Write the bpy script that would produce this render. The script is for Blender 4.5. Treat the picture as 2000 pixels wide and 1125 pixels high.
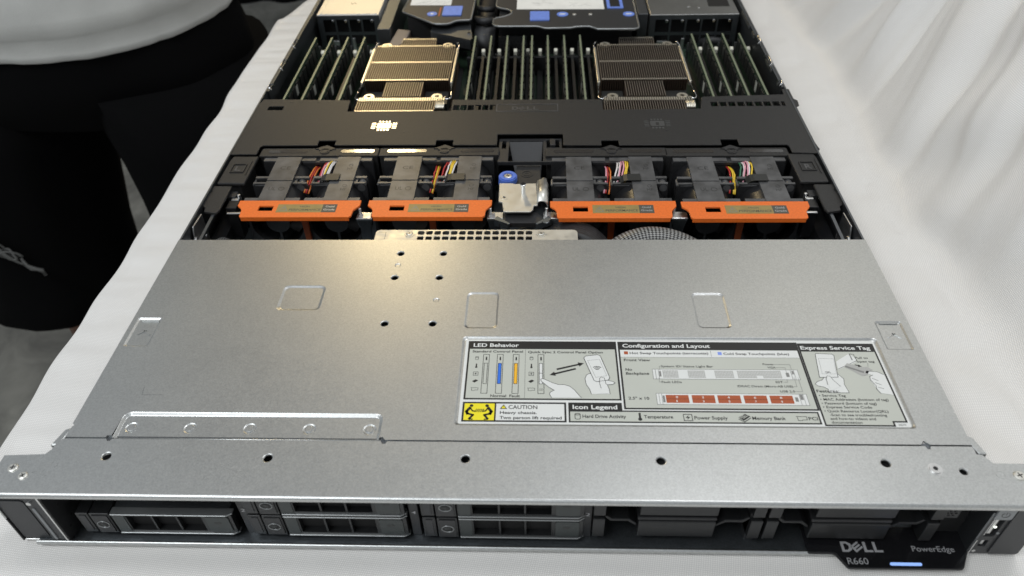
import bpy, bmesh, math, random
from mathutils import Vector, Matrix, noise
from mathutils.geometry import tessellate_polygon
random.seed(7)
for o in list(bpy.data.objects): bpy.data.objects.remove(o)
S = 0.001                                   # everything below is written in millimetres
scene = bpy.context.scene
col = scene.collection
PI = math.pi

# ------------------------------------------------------------------ camera, world, lamps, exposure
cd = bpy.data.cameras.new('camera'); cam = bpy.data.objects.new('camera', cd); col.objects.link(cam)
cam.location = (0.01482, -0.18960, 0.33897)
cam.rotation_euler = (0.8446053, 0.0227869, 0.0283394)
cd.sensor_width = 36; cd.lens = 1481.76/2000*36; cd.clip_start = 0.01; cd.clip_end = 50
cd.dof.use_dof = True; cd.dof.focus_distance = 0.46; cd.dof.aperture_fstop = 12.0
scene.camera = cam

w = bpy.data.worlds.new('World'); scene.world = w; w.use_nodes = True
wb = w.node_tree.nodes['Background']; wb.inputs[0].default_value = (0.80, 0.84, 0.88, 1); wb.inputs[1].default_value = 0.50

def area(name, loc, target, sx, sy, power, colr, spread=180):
    l = bpy.data.lights.new(name, 'AREA'); l.shape = 'RECTANGLE'; l.size = sx; l.size_y = sy
    l.energy = power; l.color = colr; l.spread = math.radians(spread)
    o = bpy.data.objects.new(name, l); col.objects.link(o); o.location = loc
    d = Vector(target) - Vector(loc); o.rotation_euler = d.to_track_quat('-Z', 'Y').to_euler()
    return o
area('overhead_light', (0.50, 0.62, 2.1), (0.05, 0.2, 0), 0.5, 0.5, 8, (0.97, 0.98, 1.0))
area('overhead_light', (1.1, 2.2, 2.0), (0.1, 0.2, 0), 1.1, 0.8, 2.2, (1.0, 0.90, 0.72))  # added light: lifts the cover's right side and shades the cloth folds
area('overhead_light', (-1.0, -0.70, 1.95), (0.0, 0.2, 0), 1.4, 0.35, 24.5, (0.93, 0.97, 1.0))
area('warm_hall_lamp', (-0.62, 2.50, 1.375), (-0.08, 0.25, 0.04), 0.24, 0.24, 2.7, (1.0, 0.77, 0.42), 110)
scene.view_settings.view_transform = 'Standard'; scene.view_settings.look = 'None'
scene.view_settings.exposure = 0.0; scene.view_settings.gamma = 1.0
scene.render.engine = 'CYCLES'

# ------------------------------------------------------------------ materials
M = {}
def mat(name, colr, rough=0.5, metal=0.0, spec=0.5, noise_s=0, noise_a=0.0, bump=0.0, bump_s=200, coat=0, emit=0, rvar=0.0, bdist=0.0002, sheen=0, sheen_t=None):
    m = bpy.data.materials.new(name); m.use_nodes = True; nt = m.node_tree
    b = nt.nodes['Principled BSDF']; N = nt.nodes.new; L = nt.links.new
    b.inputs['Base Color'].default_value = (*colr, 1); b.inputs['Roughness'].default_value = rough
    b.inputs['Metallic'].default_value = metal; b.inputs['Specular IOR Level'].default_value = spec
    b.inputs['Coat Weight'].default_value = coat
    if sheen: b.inputs['Sheen Weight'].default_value = sheen
    if emit: b.inputs['Emission Color'].default_value = (*colr, 1); b.inputs['Emission Strength'].default_value = emit
    tc = N('ShaderNodeTexCoord')
    geo = N('ShaderNodeNewGeometry')
    if noise_a or rvar:
        n = N('ShaderNodeTexNoise'); n.inputs['Scale'].default_value = noise_s or 100; n.inputs['Detail'].default_value = 3
        L(geo.outputs['Position'], n.inputs['Vector'])
        if noise_a:
            mr = N('ShaderNodeMapRange'); mr.inputs[1].default_value = 0.3; mr.inputs[2].default_value = 0.7
            mr.inputs[3].default_value = 1-noise_a; mr.inputs[4].default_value = 1+noise_a
            L(n.outputs['Fac'], mr.inputs[0])
            mx = N('ShaderNodeVectorMath'); mx.operation = 'SCALE'; mx.inputs[0].default_value = colr
            L(mr.outputs[0], mx.inputs['Scale']); L(mx.outputs[0], b.inputs['Base Color'])
        if rvar:
            mr2 = N('ShaderNodeMapRange'); mr2.inputs[1].default_value = 0.3; mr2.inputs[2].default_value = 0.7
            mr2.inputs[3].default_value = rough-rvar; mr2.inputs[4].default_value = rough+rvar
            L(n.outputs['Fac'], mr2.inputs[0]); L(mr2.outputs[0], b.inputs['Roughness'])
    if bump:
        n2 = N('ShaderNodeTexNoise'); n2.inputs['Scale'].default_value = bump_s; n2.inputs['Detail'].default_value = 2
        L(geo.outputs['Position'], n2.inputs['Vector'])
        bp = N('ShaderNodeBump'); bp.inputs['Strength'].default_value = bump; bp.inputs['Distance'].default_value = bdist
        L(n2.outputs['Fac'], bp.inputs['Height']); L(bp.outputs[0], b.inputs['Normal'])
    M[name] = m; return m

def galvanised(name, base, rough, amp):
    m = mat(name, base, rough, 1.0); nt = m.node_tree; b = nt.nodes['Principled BSDF']; N = nt.nodes.new; L = nt.links.new
    geo = [n for n in nt.nodes if n.type == 'NEW_GEOMETRY'][0]
    v = N('ShaderNodeTexVoronoi'); v.inputs['Scale'].default_value = 1700; L(geo.outputs['Position'], v.inputs['Vector'])
    n = N('ShaderNodeTexNoise'); n.inputs['Scale'].default_value = 14; n.inputs['Detail'].default_value = 5; L(geo.outputs['Position'], n.inputs['Vector'])
    n3 = N('ShaderNodeTexNoise'); n3.inputs['Scale'].default_value = 480; n3.inputs['Detail'].default_value = 3; L(geo.outputs['Position'], n3.inputs['Vector'])
    sep = N('ShaderNodeSeparateColor'); L(v.outputs['Color'], sep.inputs[0])
    a1 = N('ShaderNodeMath'); a1.operation = 'MULTIPLY_ADD'; a1.inputs[1].default_value = amp; a1.inputs[2].default_value = 1-amp*0.5
    L(sep.outputs[0], a1.inputs[0])
    a2 = N('ShaderNodeMapRange'); a2.inputs[1].default_value = 0.3; a2.inputs[2].default_value = 0.7; a2.inputs[3].default_value = 0.975; a2.inputs[4].default_value = 1.025; L(n.outputs['Fac'], a2.inputs[0])
    a3 = N('ShaderNodeMath'); a3.operation = 'MULTIPLY'; L(a1.outputs[0], a3.inputs[0]); L(a2.outputs[0], a3.inputs[1])
    mx = N('ShaderNodeVectorMath'); mx.operation = 'SCALE'; mx.inputs[0].default_value = base; L(a3.outputs[0], mx.inputs['Scale']); L(mx.outputs[0], b.inputs['Base Color'])
    r = N('ShaderNodeMapRange'); r.inputs[3].default_value = rough-0.03; r.inputs[4].default_value = rough+0.04; L(sep.outputs[1], r.inputs[0])
    sm = N('ShaderNodeTexNoise'); sm.inputs['Scale'].default_value = 38; sm.inputs['Detail'].default_value = 6; sm.inputs['Distortion'].default_value = 1.5; L(geo.outputs['Position'], sm.inputs['Vector'])
    sr = N('ShaderNodeMapRange'); sr.inputs[1].default_value = 0.35; sr.inputs[2].default_value = 0.7; sr.inputs[3].default_value = -0.008; sr.inputs[4].default_value = 0.014; L(sm.outputs['Fac'], sr.inputs[0])
    ad = N('ShaderNodeMath'); ad.operation = 'ADD'; L(r.outputs[0], ad.inputs[0]); L(sr.outputs[0], ad.inputs[1]); L(ad.outputs[0], b.inputs['Roughness'])
    bp = N('ShaderNodeBump'); bp.inputs['Strength'].default_value = 0.35; bp.inputs['Distance'].default_value = 0.00004
    L(n3.outputs['Fac'], bp.inputs['Height']); L(bp.outputs[0], b.inputs['Normal'])
    return m
galvanised('galvanised_steel', (0.55, 0.56, 0.55), 0.36, 0.17)
galvanised('tray_steel', (0.20, 0.22, 0.235), 0.40, 0.20)  # same steel darkened: the tray's dark reflections put into its colour
galvanised('cage_steel', (0.80, 0.79, 0.76), 0.50, 0.08)
galvanised('dark_steel', (0.16, 0.17, 0.18), 0.45, 0.15)
mat('bright_steel', (0.68, 0.68, 0.67), 0.36, 1.0, rvar=0.08, noise_s=300)
mat('bracket_steel', (0.72, 0.71, 0.66), 0.45, 1.0, rvar=0.08, noise_s=200)
mat('chrome', (0.85, 0.85, 0.85), 0.12, 1.0)
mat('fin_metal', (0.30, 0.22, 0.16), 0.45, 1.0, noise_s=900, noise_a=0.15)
mat('fin_shade', (0.10, 0.07, 0.05), 0.6, 0.6)  # dark sides and base put the shade of the fin gaps into the colour
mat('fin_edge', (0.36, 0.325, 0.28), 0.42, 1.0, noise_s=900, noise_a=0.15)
mat('fin_metal_band', (0.92, 0.88, 0.77), 0.36, 1.0, noise_s=900, noise_a=0.1)
mat('black_plastic', (0.022, 0.022, 0.023), 0.45, noise_s=500, noise_a=0.2, bump=0.4, bump_s=1500, bdist=0.00005)
mat('shroud_plastic', (0.023, 0.0225, 0.022), 0.48, spec=0.42, noise_s=900, noise_a=0.25, bump=0.8, bump_s=1300, bdist=0.00012)
mat('fan_plastic', (0.075, 0.075, 0.076), 0.40, spec=0.6, noise_s=90, noise_a=0.45, bump=0.5, bump_s=500, bdist=0.0001)
mat('dark_fan_plastic', (0.012, 0.012, 0.013), 0.35, spec=0.5)
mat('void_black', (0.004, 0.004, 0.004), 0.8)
mat('glossy_black', (0.008, 0.008, 0.009), 0.18, spec=0.5)
mat('carrier_plastic', (0.010, 0.0105, 0.011), 0.36, noise_s=600, noise_a=0.15, bump=0.4, bump_s=1800, bdist=0.00004)
mat('carrier_edge', (0.30, 0.31, 0.31), 0.35, 0.8)
mat('blank_plastic', (0.012, 0.0125, 0.013), 0.42, noise_s=300, noise_a=0.12)
mat('ear_plastic', (0.027, 0.028, 0.030), 0.45, noise_s=800, noise_a=0.1)
mat('button_plastic', (0.22, 0.23, 0.235), 0.5)
mat('orange_plastic', (0.82, 0.165, 0.02), 0.45, noise_s=700, noise_a=0.08, bump=0.6, bump_s=900, bdist=0.0001)
mat('gold_label', (0.30, 0.22, 0.075), 0.45, 0.0, noise_s=200, noise_a=0.1)
mat('grey_label', (0.085, 0.08, 0.06), 0.5)
mat('blue_plastic', (0.10, 0.19, 0.62), 0.4, noise_s=300, noise_a=0.1)
mat('blue_touch', (0.16, 0.26, 0.70), 0.45, noise_s=300, noise_a=0.1)
mat('pcb_green', (0.022, 0.045, 0.026), 0.5, noise_s=900, noise_a=0.4)
mat('pcb_edge', (0.23, 0.26, 0.17), 0.4, 0.2)
mat('chip_black', (0.022, 0.023, 0.022), 0.4)
mat('latch_cream', (0.78, 0.76, 0.64), 0.4)
mat('paper_white', (0.80, 0.79, 0.74), 0.6, noise_s=60, noise_a=0.06)
mat('sticker_grey', (0.53, 0.545, 0.49), 0.33, noise_s=40, noise_a=0.02)
mat('sticker_white', (0.74, 0.75, 0.73), 0.33)
mat('ink_black', (0.012, 0.012, 0.012), 0.35)
mat('ink_grey', (0.22, 0.22, 0.21), 0.4)
mat('ink_mid', (0.42, 0.42, 0.40), 0.4)
mat('ink_yellow', (0.88, 0.76, 0.02), 0.35)
mat('ink_amber', (0.90, 0.48, 0.03), 0.35)
mat('ink_blue', (0.03, 0.17, 0.72), 0.35)
mat('ink_pale_blue', (0.22, 0.32, 0.80), 0.35)
mat('ink_rust', (0.40, 0.085, 0.025), 0.35)
mat('letter_grey', (0.45, 0.45, 0.46), 0.35, 0.4)
mat('light_bar_blue', (0.30, 0.48, 0.95), 0.4, emit=0.55)
mat('tiny_led', (0.9, 0.95, 0.85), 0.4, emit=1.5)
mat('wire_white', (0.75, 0.72, 0.70), 0.35); mat('wire_red', (0.45, 0.03, 0.03), 0.35); mat('wire_yellow', (0.80, 0.55, 0.04), 0.35)
mat('wire_orange', (0.70, 0.20, 0.04), 0.35); mat('wire_pink', (0.75, 0.35, 0.42), 0.35); mat('wire_black', (0.02, 0.02, 0.02), 0.35); mat('wire_green', (0.03, 0.15, 0.08), 0.35)
mat('cable_black', (0.02, 0.02, 0.021), 0.5, noise_s=300, noise_a=0.3)
mat('connector_beige', (0.22, 0.18, 0.15), 0.5)
mat('latch_grey', (0.030, 0.036, 0.035), 0.4)
mat('raised_plastic', (0.07, 0.07, 0.068), 0.35)
mat('orange_shaded', (0.30, 0.06, 0.01), 0.5)  # handle orange darkened: the shade on the divider rib is painted in
mat('skin', (0.16, 0.075, 0.045), 0.5, noise_s=30, noise_a=0.1)
mat('hair_black', (0.01, 0.008, 0.006), 0.6)
mat('shirt_grey', (0.60, 0.60, 0.57), 0.9, noise_s=25, noise_a=0.05, bump=0.5, bump_s=700, bdist=0.0004, sheen=0.2)
mat('black_cloth', (0.0022, 0.0022, 0.0024), 0.95, spec=0.1)
mat('cord_grey', (0.10, 0.10, 0.095), 0.7)
mat('shoe_brown', (0.06, 0.03, 0.018), 0.6)
mat('backdrop_black', (0.004, 0.004, 0.004), 0.95, spec=0.1)

def concrete():
    m = mat('concrete', (0.12, 0.12, 0.11), 0.55); nt = m.node_tree; b = nt.nodes['Principled BSDF']; N = nt.nodes.new; L = nt.links.new
    geo = [n for n in nt.nodes if n.type == 'NEW_GEOMETRY'][0]
    n = N('ShaderNodeTexNoise'); n.inputs['Scale'].default_value = 9; n.inputs['Detail'].default_value = 7; n.inputs['Roughness'].default_value = 0.6; n.inputs['Distortion'].default_value = 0.6
    L(geo.outputs['Position'], n.inputs['Vector'])
    cr = N('ShaderNodeValToRGB'); cr.color_ramp.elements[0].position = 0.35; cr.color_ramp.elements[0].color = (0.10, 0.10, 0.092, 1)
    cr.color_ramp.elements[1].position = 0.72; cr.color_ramp.elements[1].color = (0.26, 0.26, 0.235, 1); L(n.outputs['Fac'], cr.inputs[0]); L(cr.outputs[0], b.inputs['Base Color'])
    bp = N('ShaderNodeBump'); bp.inputs['Strength'].default_value = 0.3; bp.inputs['Distance'].default_value = 0.002; L(n.outputs['Fac'], bp.inputs['Height']); L(bp.outputs[0], b.inputs['Normal'])
concrete()

def cloth_mat():
    m = mat('white_satin', (0.89, 0.87, 0.835), 0.36, spec=0.5, sheen=0.15); nt = m.node_tree; b = nt.nodes['Principled BSDF']; N = nt.nodes.new; L = nt.links.new
    uv = N('ShaderNodeUVMap')
    mp = N('ShaderNodeMapping'); mp.inputs['Scale'].default_value = (1, 1, 1); mp.inputs['Rotation'].default_value = (0, 0, 0.13); L(uv.outputs[0], mp.inputs[0])
    def wave(axis, sc):
        wv = N('ShaderNodeTexWave'); wv.wave_type = 'BANDS'; wv.bands_direction = axis; wv.inputs['Scale'].default_value = sc
        wv.inputs['Distortion'].default_value = 0.6; wv.inputs['Detail'].default_value = 1; wv.inputs['Detail Scale'].default_value = 0.3; L(mp.outputs[0], wv.inputs[0]); return wv
    a = wave('X', 0.29); c = wave('Y', 0.29)                 # uv in mm: threads about 0.9 mm apart
    mu = N('ShaderNodeMath'); mu.operation = 'MULTIPLY'; L(a.outputs['Fac'], mu.inputs[0]); L(c.outputs['Fac'], mu.inputs[1])
    bp = N('ShaderNodeBump'); bp.inputs['Strength'].default_value = 0.55; bp.inputs['Distance'].default_value = 0.00022
    L(mu.outputs[0], bp.inputs['Height']); L(bp.outputs[0], b.inputs['Normal'])
    mr = N('ShaderNodeMapRange'); mr.inputs[3].default_value = 0.80; mr.inputs[4].default_value = 1.10; L(mu.outputs[0], mr.inputs[0])
    mx = N('ShaderNodeVectorMath'); mx.operation = 'SCALE'; mx.inputs[0].default_value = (0.89, 0.87, 0.835); L(mr.outputs[0], mx.inputs['Scale']); L(mx.outputs[0], b.inputs['Base Color'])
cloth_mat()

def braid_mat():
    m = mat('braided_sleeve', (0.5, 0.5, 0.5), 0.4); nt = m.node_tree; b = nt.nodes['Principled BSDF']; N = nt.nodes.new; L = nt.links.new
    uv = N('ShaderNodeUVMap'); mp = N('ShaderNodeMapping'); L(uv.outputs[0], mp.inputs[0]); mp.inputs['Rotation'].default_value = (0, 0, PI/4)
    ck = N('ShaderNodeTexChecker'); ck.inputs['Scale'].default_value = 1.0; ck.inputs[1].default_value = (0.004, 0.004, 0.004, 1); ck.inputs[2].default_value = (0.30, 0.30, 0.29, 1)
    L(mp.outputs[0], ck.inputs[0]); L(ck.outputs[0], b.inputs['Base Color'])
    bp = N('ShaderNodeBump'); bp.inputs['Strength'].default_value = 0.8; bp.inputs['Distance'].default_value = 0.0004; L(ck.outputs[1], bp.inputs['Height']); L(bp.outputs[0], b.inputs['Normal'])
braid_mat()

# ------------------------------------------------------------------ mesh builder
class MB:
    def __init__(s, m='black_plastic'): s.v = []; s.f = []; s.mi = []; s.mats = []; s.cur = m; s.uv = None
    def use(s, m): s.cur = m; return s
    def _m(s):
        if s.cur not in s.mats: s.mats.append(s.cur)
        return s.mats.index(s.cur)
    def add(s, vs, fs):
        b = len(s.v); s.v += [tuple(p) for p in vs]; k = s._m()
        for f in fs: s.f.append(tuple(b+i for i in f)); s.mi.append(k)
        return s
    def box(s, x0, x1, y0, y1, z0, z1):
        return s.add([(x0,y0,z0),(x1,y0,z0),(x1,y1,z0),(x0,y1,z0),(x0,y0,z1),(x1,y0,z1),(x1,y1,z1),(x0,y1,z1)],
                     [(3,2,1,0),(4,5,6,7),(0,1,5,4),(1,2,6,5),(2,3,7,6),(3,0,4,7)])
    def plate(s, outer, holes, z0, z1, axis='z'):
        def P(x, y, z): return (x,y,z) if axis == 'z' else ((x,z,y) if axis == 'y' else (z,x,y))
        loops = [outer]+list(holes); flat = [p for l in loops for p in l]
        tris = tessellate_polygon([[Vector((p[0],p[1],0)) for p in l] for l in loops])
        def area2(t): a,b_,c = (flat[i] for i in t); return (b_[0]-a[0])*(c[1]-a[1])-(b_[1]-a[1])*(c[0]-a[0])
        n = len(flat); vs = [P(p[0],p[1],z1) for p in flat]+[P(p[0],p[1],z0) for p in flat]; fs = []
        flip = (axis == 'y')
        for t in tris:
            if abs(area2(t)) < 1e-9: continue
            t = t if (area2(t) > 0) != flip else (t[0],t[2],t[1])
            fs.append(tuple(t)); fs.append((t[2]+n,t[1]+n,t[0]+n))
        o = 0
        for li, l in enumerate(loops):
            A = sum(l[i][0]*l[(i+1)%len(l)][1]-l[(i+1)%len(l)][0]*l[i][1] for i in range(len(l)))
            ccw = (A > 0) == (li == 0)
            if flip: ccw = not ccw
            for i in range(len(l)):
                a = o+i; b_ = o+(i+1)%len(l)
                fs.append((a, a+n, b_+n, b_) if ccw else (a, b_, b_+n, a+n))
            o += len(l)
        return s.add(vs, fs)
    def loft(s, rings, close=True, cap=(False, False)):
        n = len(rings[0]); vs = [p for r in rings for p in r]; fs = []
        for k in range(len(rings)-1):
            for i in range(n if close else n-1):
                j = (i+1)%n; fs.append((k*n+i, k*n+j, (k+1)*n+j, (k+1)*n+i))
        if cap[0]: fs.append(tuple(range(n-1,-1,-1)))
        if cap[1]: fs.append(tuple((len(rings)-1)*n+i for i in range(n)))
        return s.add(vs, fs)
    def cyl(s, c, r, h, axis='z', seg=24, r2=None):
        r2 = r if r2 is None else r2; R = []
        for rr, t in ((r, 0), (r2, h)):
            ring = []
            for i in range(seg):
                a = 2*PI*i/seg; u, w_ = rr*math.cos(a), rr*math.sin(a)
                ring.append((c[0]+u,c[1]+w_,c[2]+t) if axis == 'z' else ((c[0]+w_,c[1]+t,c[2]+u) if axis == 'y' else (c[0]+t,c[1]+u,c[2]+w_)))
            R.append(ring)
        return s.loft(R, cap=(True, True))
    def ring(s, c, r0, r1, z0, z1, seg=24):
        return s.plate(circ(c[0],c[1],r1,seg), [circ(c[0],c[1],r0,seg)], z0, z1)
    def tube(s, pts, r, seg=8, close=False, uvs=None):
        pts = [Vector(p) for p in pts]; R = []; up = Vector((0.13,0.2,1)).normalized()
        for i, p in enumerate(pts):
            if close: d = pts[(i+1)%len(pts)]-pts[i-1]
            else: d = pts[min(i+1,len(pts)-1)]-pts[max(i-1,0)]
            d.normalize(); a = d.cross(up)
            if a.length < 1e-3: a = d.cross(Vector((1,0,0)))
            a.normalize(); b_ = a.cross(d); rr = r(i/(len(pts)-1)) if callable(r) else r
            R.append([tuple(p+a*rr*math.cos(2*PI*k/seg)+b_*rr*math.sin(2*PI*k/seg)) for k in range(seg)])
        if close: R.append(R[0])
        return s.loft(R, cap=(not close, not close))
    def line(s, pts, wd, z0, z1, close=False):
        pts = [Vector((p[0],p[1])) for p in pts]
        if close: pts.append(pts[0])
        for a, b_ in zip(pts, pts[1:]):
            d = b_-a
            if d.length < 1e-6: continue
            d.normalize(); n = Vector((-d.y,d.x))*wd/2; e = d*wd*0.35
            s.plate([tuple(a-n-e),tuple(b_-n+e),tuple(b_+n+e),tuple(a+n-e)], [], z0, z1)
        return s
    def text(s, t, x, y, h, width=None, z=0.0, th=0.02, align='LEFT', bold=0.0, tf=None):
        c = bpy.data.curves.new('t', 'FONT'); c.body = t; c.size = h/0.73; c.resolution_u = 3; c.offset = bold*h*0.02
        o = bpy.data.objects.new('t', c); col.objects.link(o); dg = bpy.context.evaluated_depsgraph_get(); dg.update()
        me = bpy.data.meshes.new_from_object(o.evaluated_get(dg)); vs = [v.co.copy() for v in me.vertices]
        fs = [tuple(p.vertices) for p in me.polygons]
        bpy.data.objects.remove(o); bpy.data.curves.remove(c); bpy.data.meshes.remove(me)
        if not vs: return s
        x0 = min(v.x for v in vs); x1 = max(v.x for v in vs); k = (width/(x1-x0)) if width else 1
        W_ = (x1-x0)*k; off = {'LEFT': 0, 'CENTER': -W_/2, 'RIGHT': -W_}[align]
        out = []
        for v in vs:
            p = Vector((x+off+(v.x-x0)*k, y+v.y, z+th)); out.append(p)
        if tf: out = [tf @ p for p in out]
        fs2 = []
        for f in fs:
            n = (Vector(out[f[1]])-Vector(out[f[0]])).cross(Vector(out[f[2]])-Vector(out[f[0]])); fs2.append(f)
        return s.add(out, fs2)
    def xf(s, mx):
        s.v = [tuple(mx @ Vector(p)) for p in s.v]; return s
    def build(s, name, parent=None, smooth=False, bevel=0, label=None, kind=None, sub=0, seg=2, uvs=None):
        me = bpy.data.meshes.new(name); me.from_pydata([(p[0]*S,p[1]*S,p[2]*S) for p in s.v], [], s.f)
        for k in s.mats: me.materials.append(M[k])
        me.polygons.foreach_set('material_index', s.mi)
        if smooth: me.polygons.foreach_set('use_smooth', [True]*len(me.polygons))
        if uvs:
            ul = me.uv_layers.new(name='UVMap')
            for lp in me.loops: ul.data[lp.index].uv = uvs[lp.vertex_index]
        me.update()
        o = bpy.data.objects.new(name, me); col.objects.link(o)
        if parent: o.parent = parent; o.matrix_parent_inverse = Matrix.Translation(-parent.location) if parent.parent is None else Matrix()
        if bevel:
            b = o.modifiers.new('bevel', 'BEVEL'); b.width = bevel*S; b.segments = seg; b.limit_method = 'ANGLE'; b.angle_limit = math.radians(40); b.use_clamp_overlap = True
            b.harden_normals = False
        if sub: d = o.modifiers.new('sub', 'SUBSURF'); d.levels = sub; d.render_levels = sub
        if label: o['label'] = label
        if kind: o['kind'] = kind
        return o
def circ(x, y, r, n=20, ph=0): return [(x+r*math.cos(2*PI*i/n+ph), y+r*math.sin(2*PI*i/n+ph)) for i in range(n)]
def rrect(x0, y0, x1, y1, r, n=4):
    P = []
    for cx, cy, a in ((x1-r,y1-r,0),(x0+r,y1-r,PI/2),(x0+r,y0+r,PI),(x1-r,y0+r,1.5*PI)):
        for i in range(n+1): t = a+PI/2*i/n; P.append((cx+r*math.cos(t), cy+r*math.sin(t)))
    return P
def inset(P, d):
    cx = sum(p[0] for p in P)/len(P); cy = sum(p[1] for p in P)/len(P); xs = max(abs(p[0]-cx) for p in P); ys = max(abs(p[1]-cy) for p in P)
    return [(cx+(p[0]-cx)*(1-d/xs), cy+(p[1]-cy)*(1-d/ys)) for p in P]
def thing(name, label, cat, loc=(0,0,0), group=None):
    o = bpy.data.objects.new(name, None); col.objects.link(o); o.location = Vector(loc)*S
    o['label'] = label; o['category'] = cat
    if group: o['group'] = group
    o.empty_display_size = 0.02
    return o
def tag(o, label, cat, group=None):
    o['label'] = label; o['category'] = cat
    if group: o['group'] = group
    return o
def children(o): return [c for c in bpy.data.objects if c.parent == o]
def dup(root, off, label, group=None):
    def cp(o, par):
        c = o.copy(); col.objects.link(c); c.parent = par; c.matrix_parent_inverse = o.matrix_parent_inverse
        for ch in children(o): cp(ch, c)
        return c
    r = cp(root, None); r.location = root.location + Vector(off)*S; r['label'] = label
    if group: r['group'] = group
    return r

# ------------------------------------------------------------------ the setting: floor, backdrop, table cloth
fl = MB('concrete').box(-6000, 6000, -3000, 6000, -760, -750).build('floor'); fl['kind'] = 'structure'

# black backdrop curtain, far behind
b = MB('backdrop_black'); rows = []
for k, z in enumerate((-748, 0, 900, 1900)):
    rows.append([(-3000+i*25, 2680+18*math.sin(i*0.9)+10*math.sin(i*0.37+1), z) for i in range(160)])
b.loft(rows, close=False); cur = b.build('backdrop_curtain', smooth=True)
sm = cur.modifiers.new('solid', 'SOLIDIFY'); sm.thickness = 0.004
tag(cur, 'black curtain hanging at the far back, behind the person and the table', 'curtain')

FOLDS = [(40,-6,13),(80,7,20),(140,-8,12),(178,9,20),(226,-7,10),(258,9,17),(311,-15,12),(345,9,15),(420,-10,13),(466,10,17),(540,-11,12),(580,9,16),(640,-12,14),(690,10,18),(760,-10,14)]
def cloth():
    """one white satin cloth: drapes down on the left, lies on the table, rises in folds on the right"""
    Y = [-190+3.0*i for i in range(0, 330)]
    prof = []                                 # arclength samples, shape computed per Y
    sv = [-560+22*i for i in range(25)] + [-26+2.6*i for i in range(10)] + [2+4.0*i for i in range(145)] + [584+5*i for i in range(100)]
    V = []; UV = []
    for y in Y:
        xl = -282 + 1.0*math.sin(y/31.0) + 0.6*math.sin(y/11.7+1) + 2.6*noise.noise(Vector((y/45.0, 3.1, 0)))
        if y > 655: xl += (y-655)*0.33 + 4
        xr = 276 + 5*math.sin(y/60.0)
        row = []
        rad = 5.0; flat = (xr-xl); rr = 26.0; arc = rr*1.12
        for s_ in sv:
            if s_ < 0:                        # hanging side
                t = -s_
                if t < rad*PI/2: a = t/rad; x = xl - rad*math.sin(a) + 0; z = -rad*(1-math.cos(a))
                else:
                    d = t-rad*PI/2; x = xl-rad - d*0.03 - (9*math.sin(y/31.0)+5*math.sin(y/13.0+2))*min(1, d/220.0); z = -rad-d
            elif s_ <= flat: x = xl+s_; z = 0.0
            else:
                t = s_-flat
                if t < arc: a = t/rr; x = xr+rr*math.sin(a); z = rr*(1-math.cos(a))
                else: a = 1.12; d = t-arc; x = xr+rr*math.sin(a)+d*math.cos(a); z = rr*(1-math.cos(a))+d*math.sin(a)
                k = min(1.0, t/90.0); k = k*k*(3-2*k)
                q = min(1.0, max(0.0, (y-400)/160.0)); sl = 0.43-0.73*q*q*(3-2*q)
                u = y-sl*z + 8*noise.noise(Vector((y/120.0, z/120.0, 2)))
                f = 7*noise.noise(Vector((u/48.0, z/260.0, 5))) + 2.5*noise.noise(Vector((u/15.0, z/90.0, 9)))
                for u0, dp, wd in FOLDS: f += 0.85*dp*math.exp(-(abs(u-u0)/(wd*1.0))**1.7)
                # long diagonal tension folds starting where the cloth leaves the table
                g = 5*math.sin((y+1.25*z)/19.0)*math.exp(-((y-250-0.5*z)/70.0)**2)*math.exp(-z/130.0)
                x -= k*f*1.0 + min(1, t/40)*g
            if 0 <= s_ <= flat and x > 228:       # the folds run out on to the flat part
                u = y+6*noise.noise(Vector((y/60.0, x/60.0, 2))) - (x-xr)*0.7
                f = 2.5*noise.noise(Vector((u/22.0, x/80.0, 9)))
                for u0, dp, wd in FOLDS: f += dp*math.exp(-(abs(u-u0)/wd)**1.7)
                z += 0.17*f*min(1, (x-228)/45.0)
            if s_ >= 0:
                wl = max(0, 1-abs(x-xl)/60.0) if x < 0 else 0
                amp = 0.35 + 1.5*wl
                z += amp*(noise.noise(Vector((x/50.0, y/14.0, 1.5))) + 0.6*noise.noise(Vector((x/38.0, y/7.5, 4.5)))) - amp*0.9
                dd = min(1, max(0, (252-abs(x))/12.0))*min(1, max(0, (y+14)/12.0)); z = min(z, z*(1-dd)-1.5*dd)
                if x > 225 and s_ <= flat: z += 1.6*math.sin((y*0.8+x)/9.0)*min(1, (x-225)/30)*math.exp(-((y-60)/60.0)**2)
            row.append((x, y, z-0.2)); UV.append((s_, y))
        V.append(row)
    m_ = MB('white_satin'); m_.loft(V, close=False)
    o = m_.build('tablecloth', smooth=True, uvs=UV)
    sol = o.modifiers.new('solid', 'SOLIDIFY'); sol.thickness = 0.0006; sol.offset = -1
    tag(o, 'white satin cloth under the server, rising in soft folds on the right', 'tablecloth')
cloth()

# table under the cloth
tb = thing('table', 'table hidden under the white satin cloth', 'table', (0, 250, -750))
MB('black_plastic').plate([(-266,-150),(262,-150),(262,700),(-250,700),(-266,640)], [], -26, -4.5).build('tabletop', tb)
for lx in (-250, 240):
    for ly in (-120, 640): MB('bright_steel').cyl((lx, ly, -750), 14, 724).build('leg', tb, smooth=False)

# ------------------------------------------------------------------ the server
srv = thing('rack_server', 'long flat grey steel rack server with its rear half uncovered, lying on the white cloth', 'server', (0, 0, 0))
T = 43.0
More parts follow.
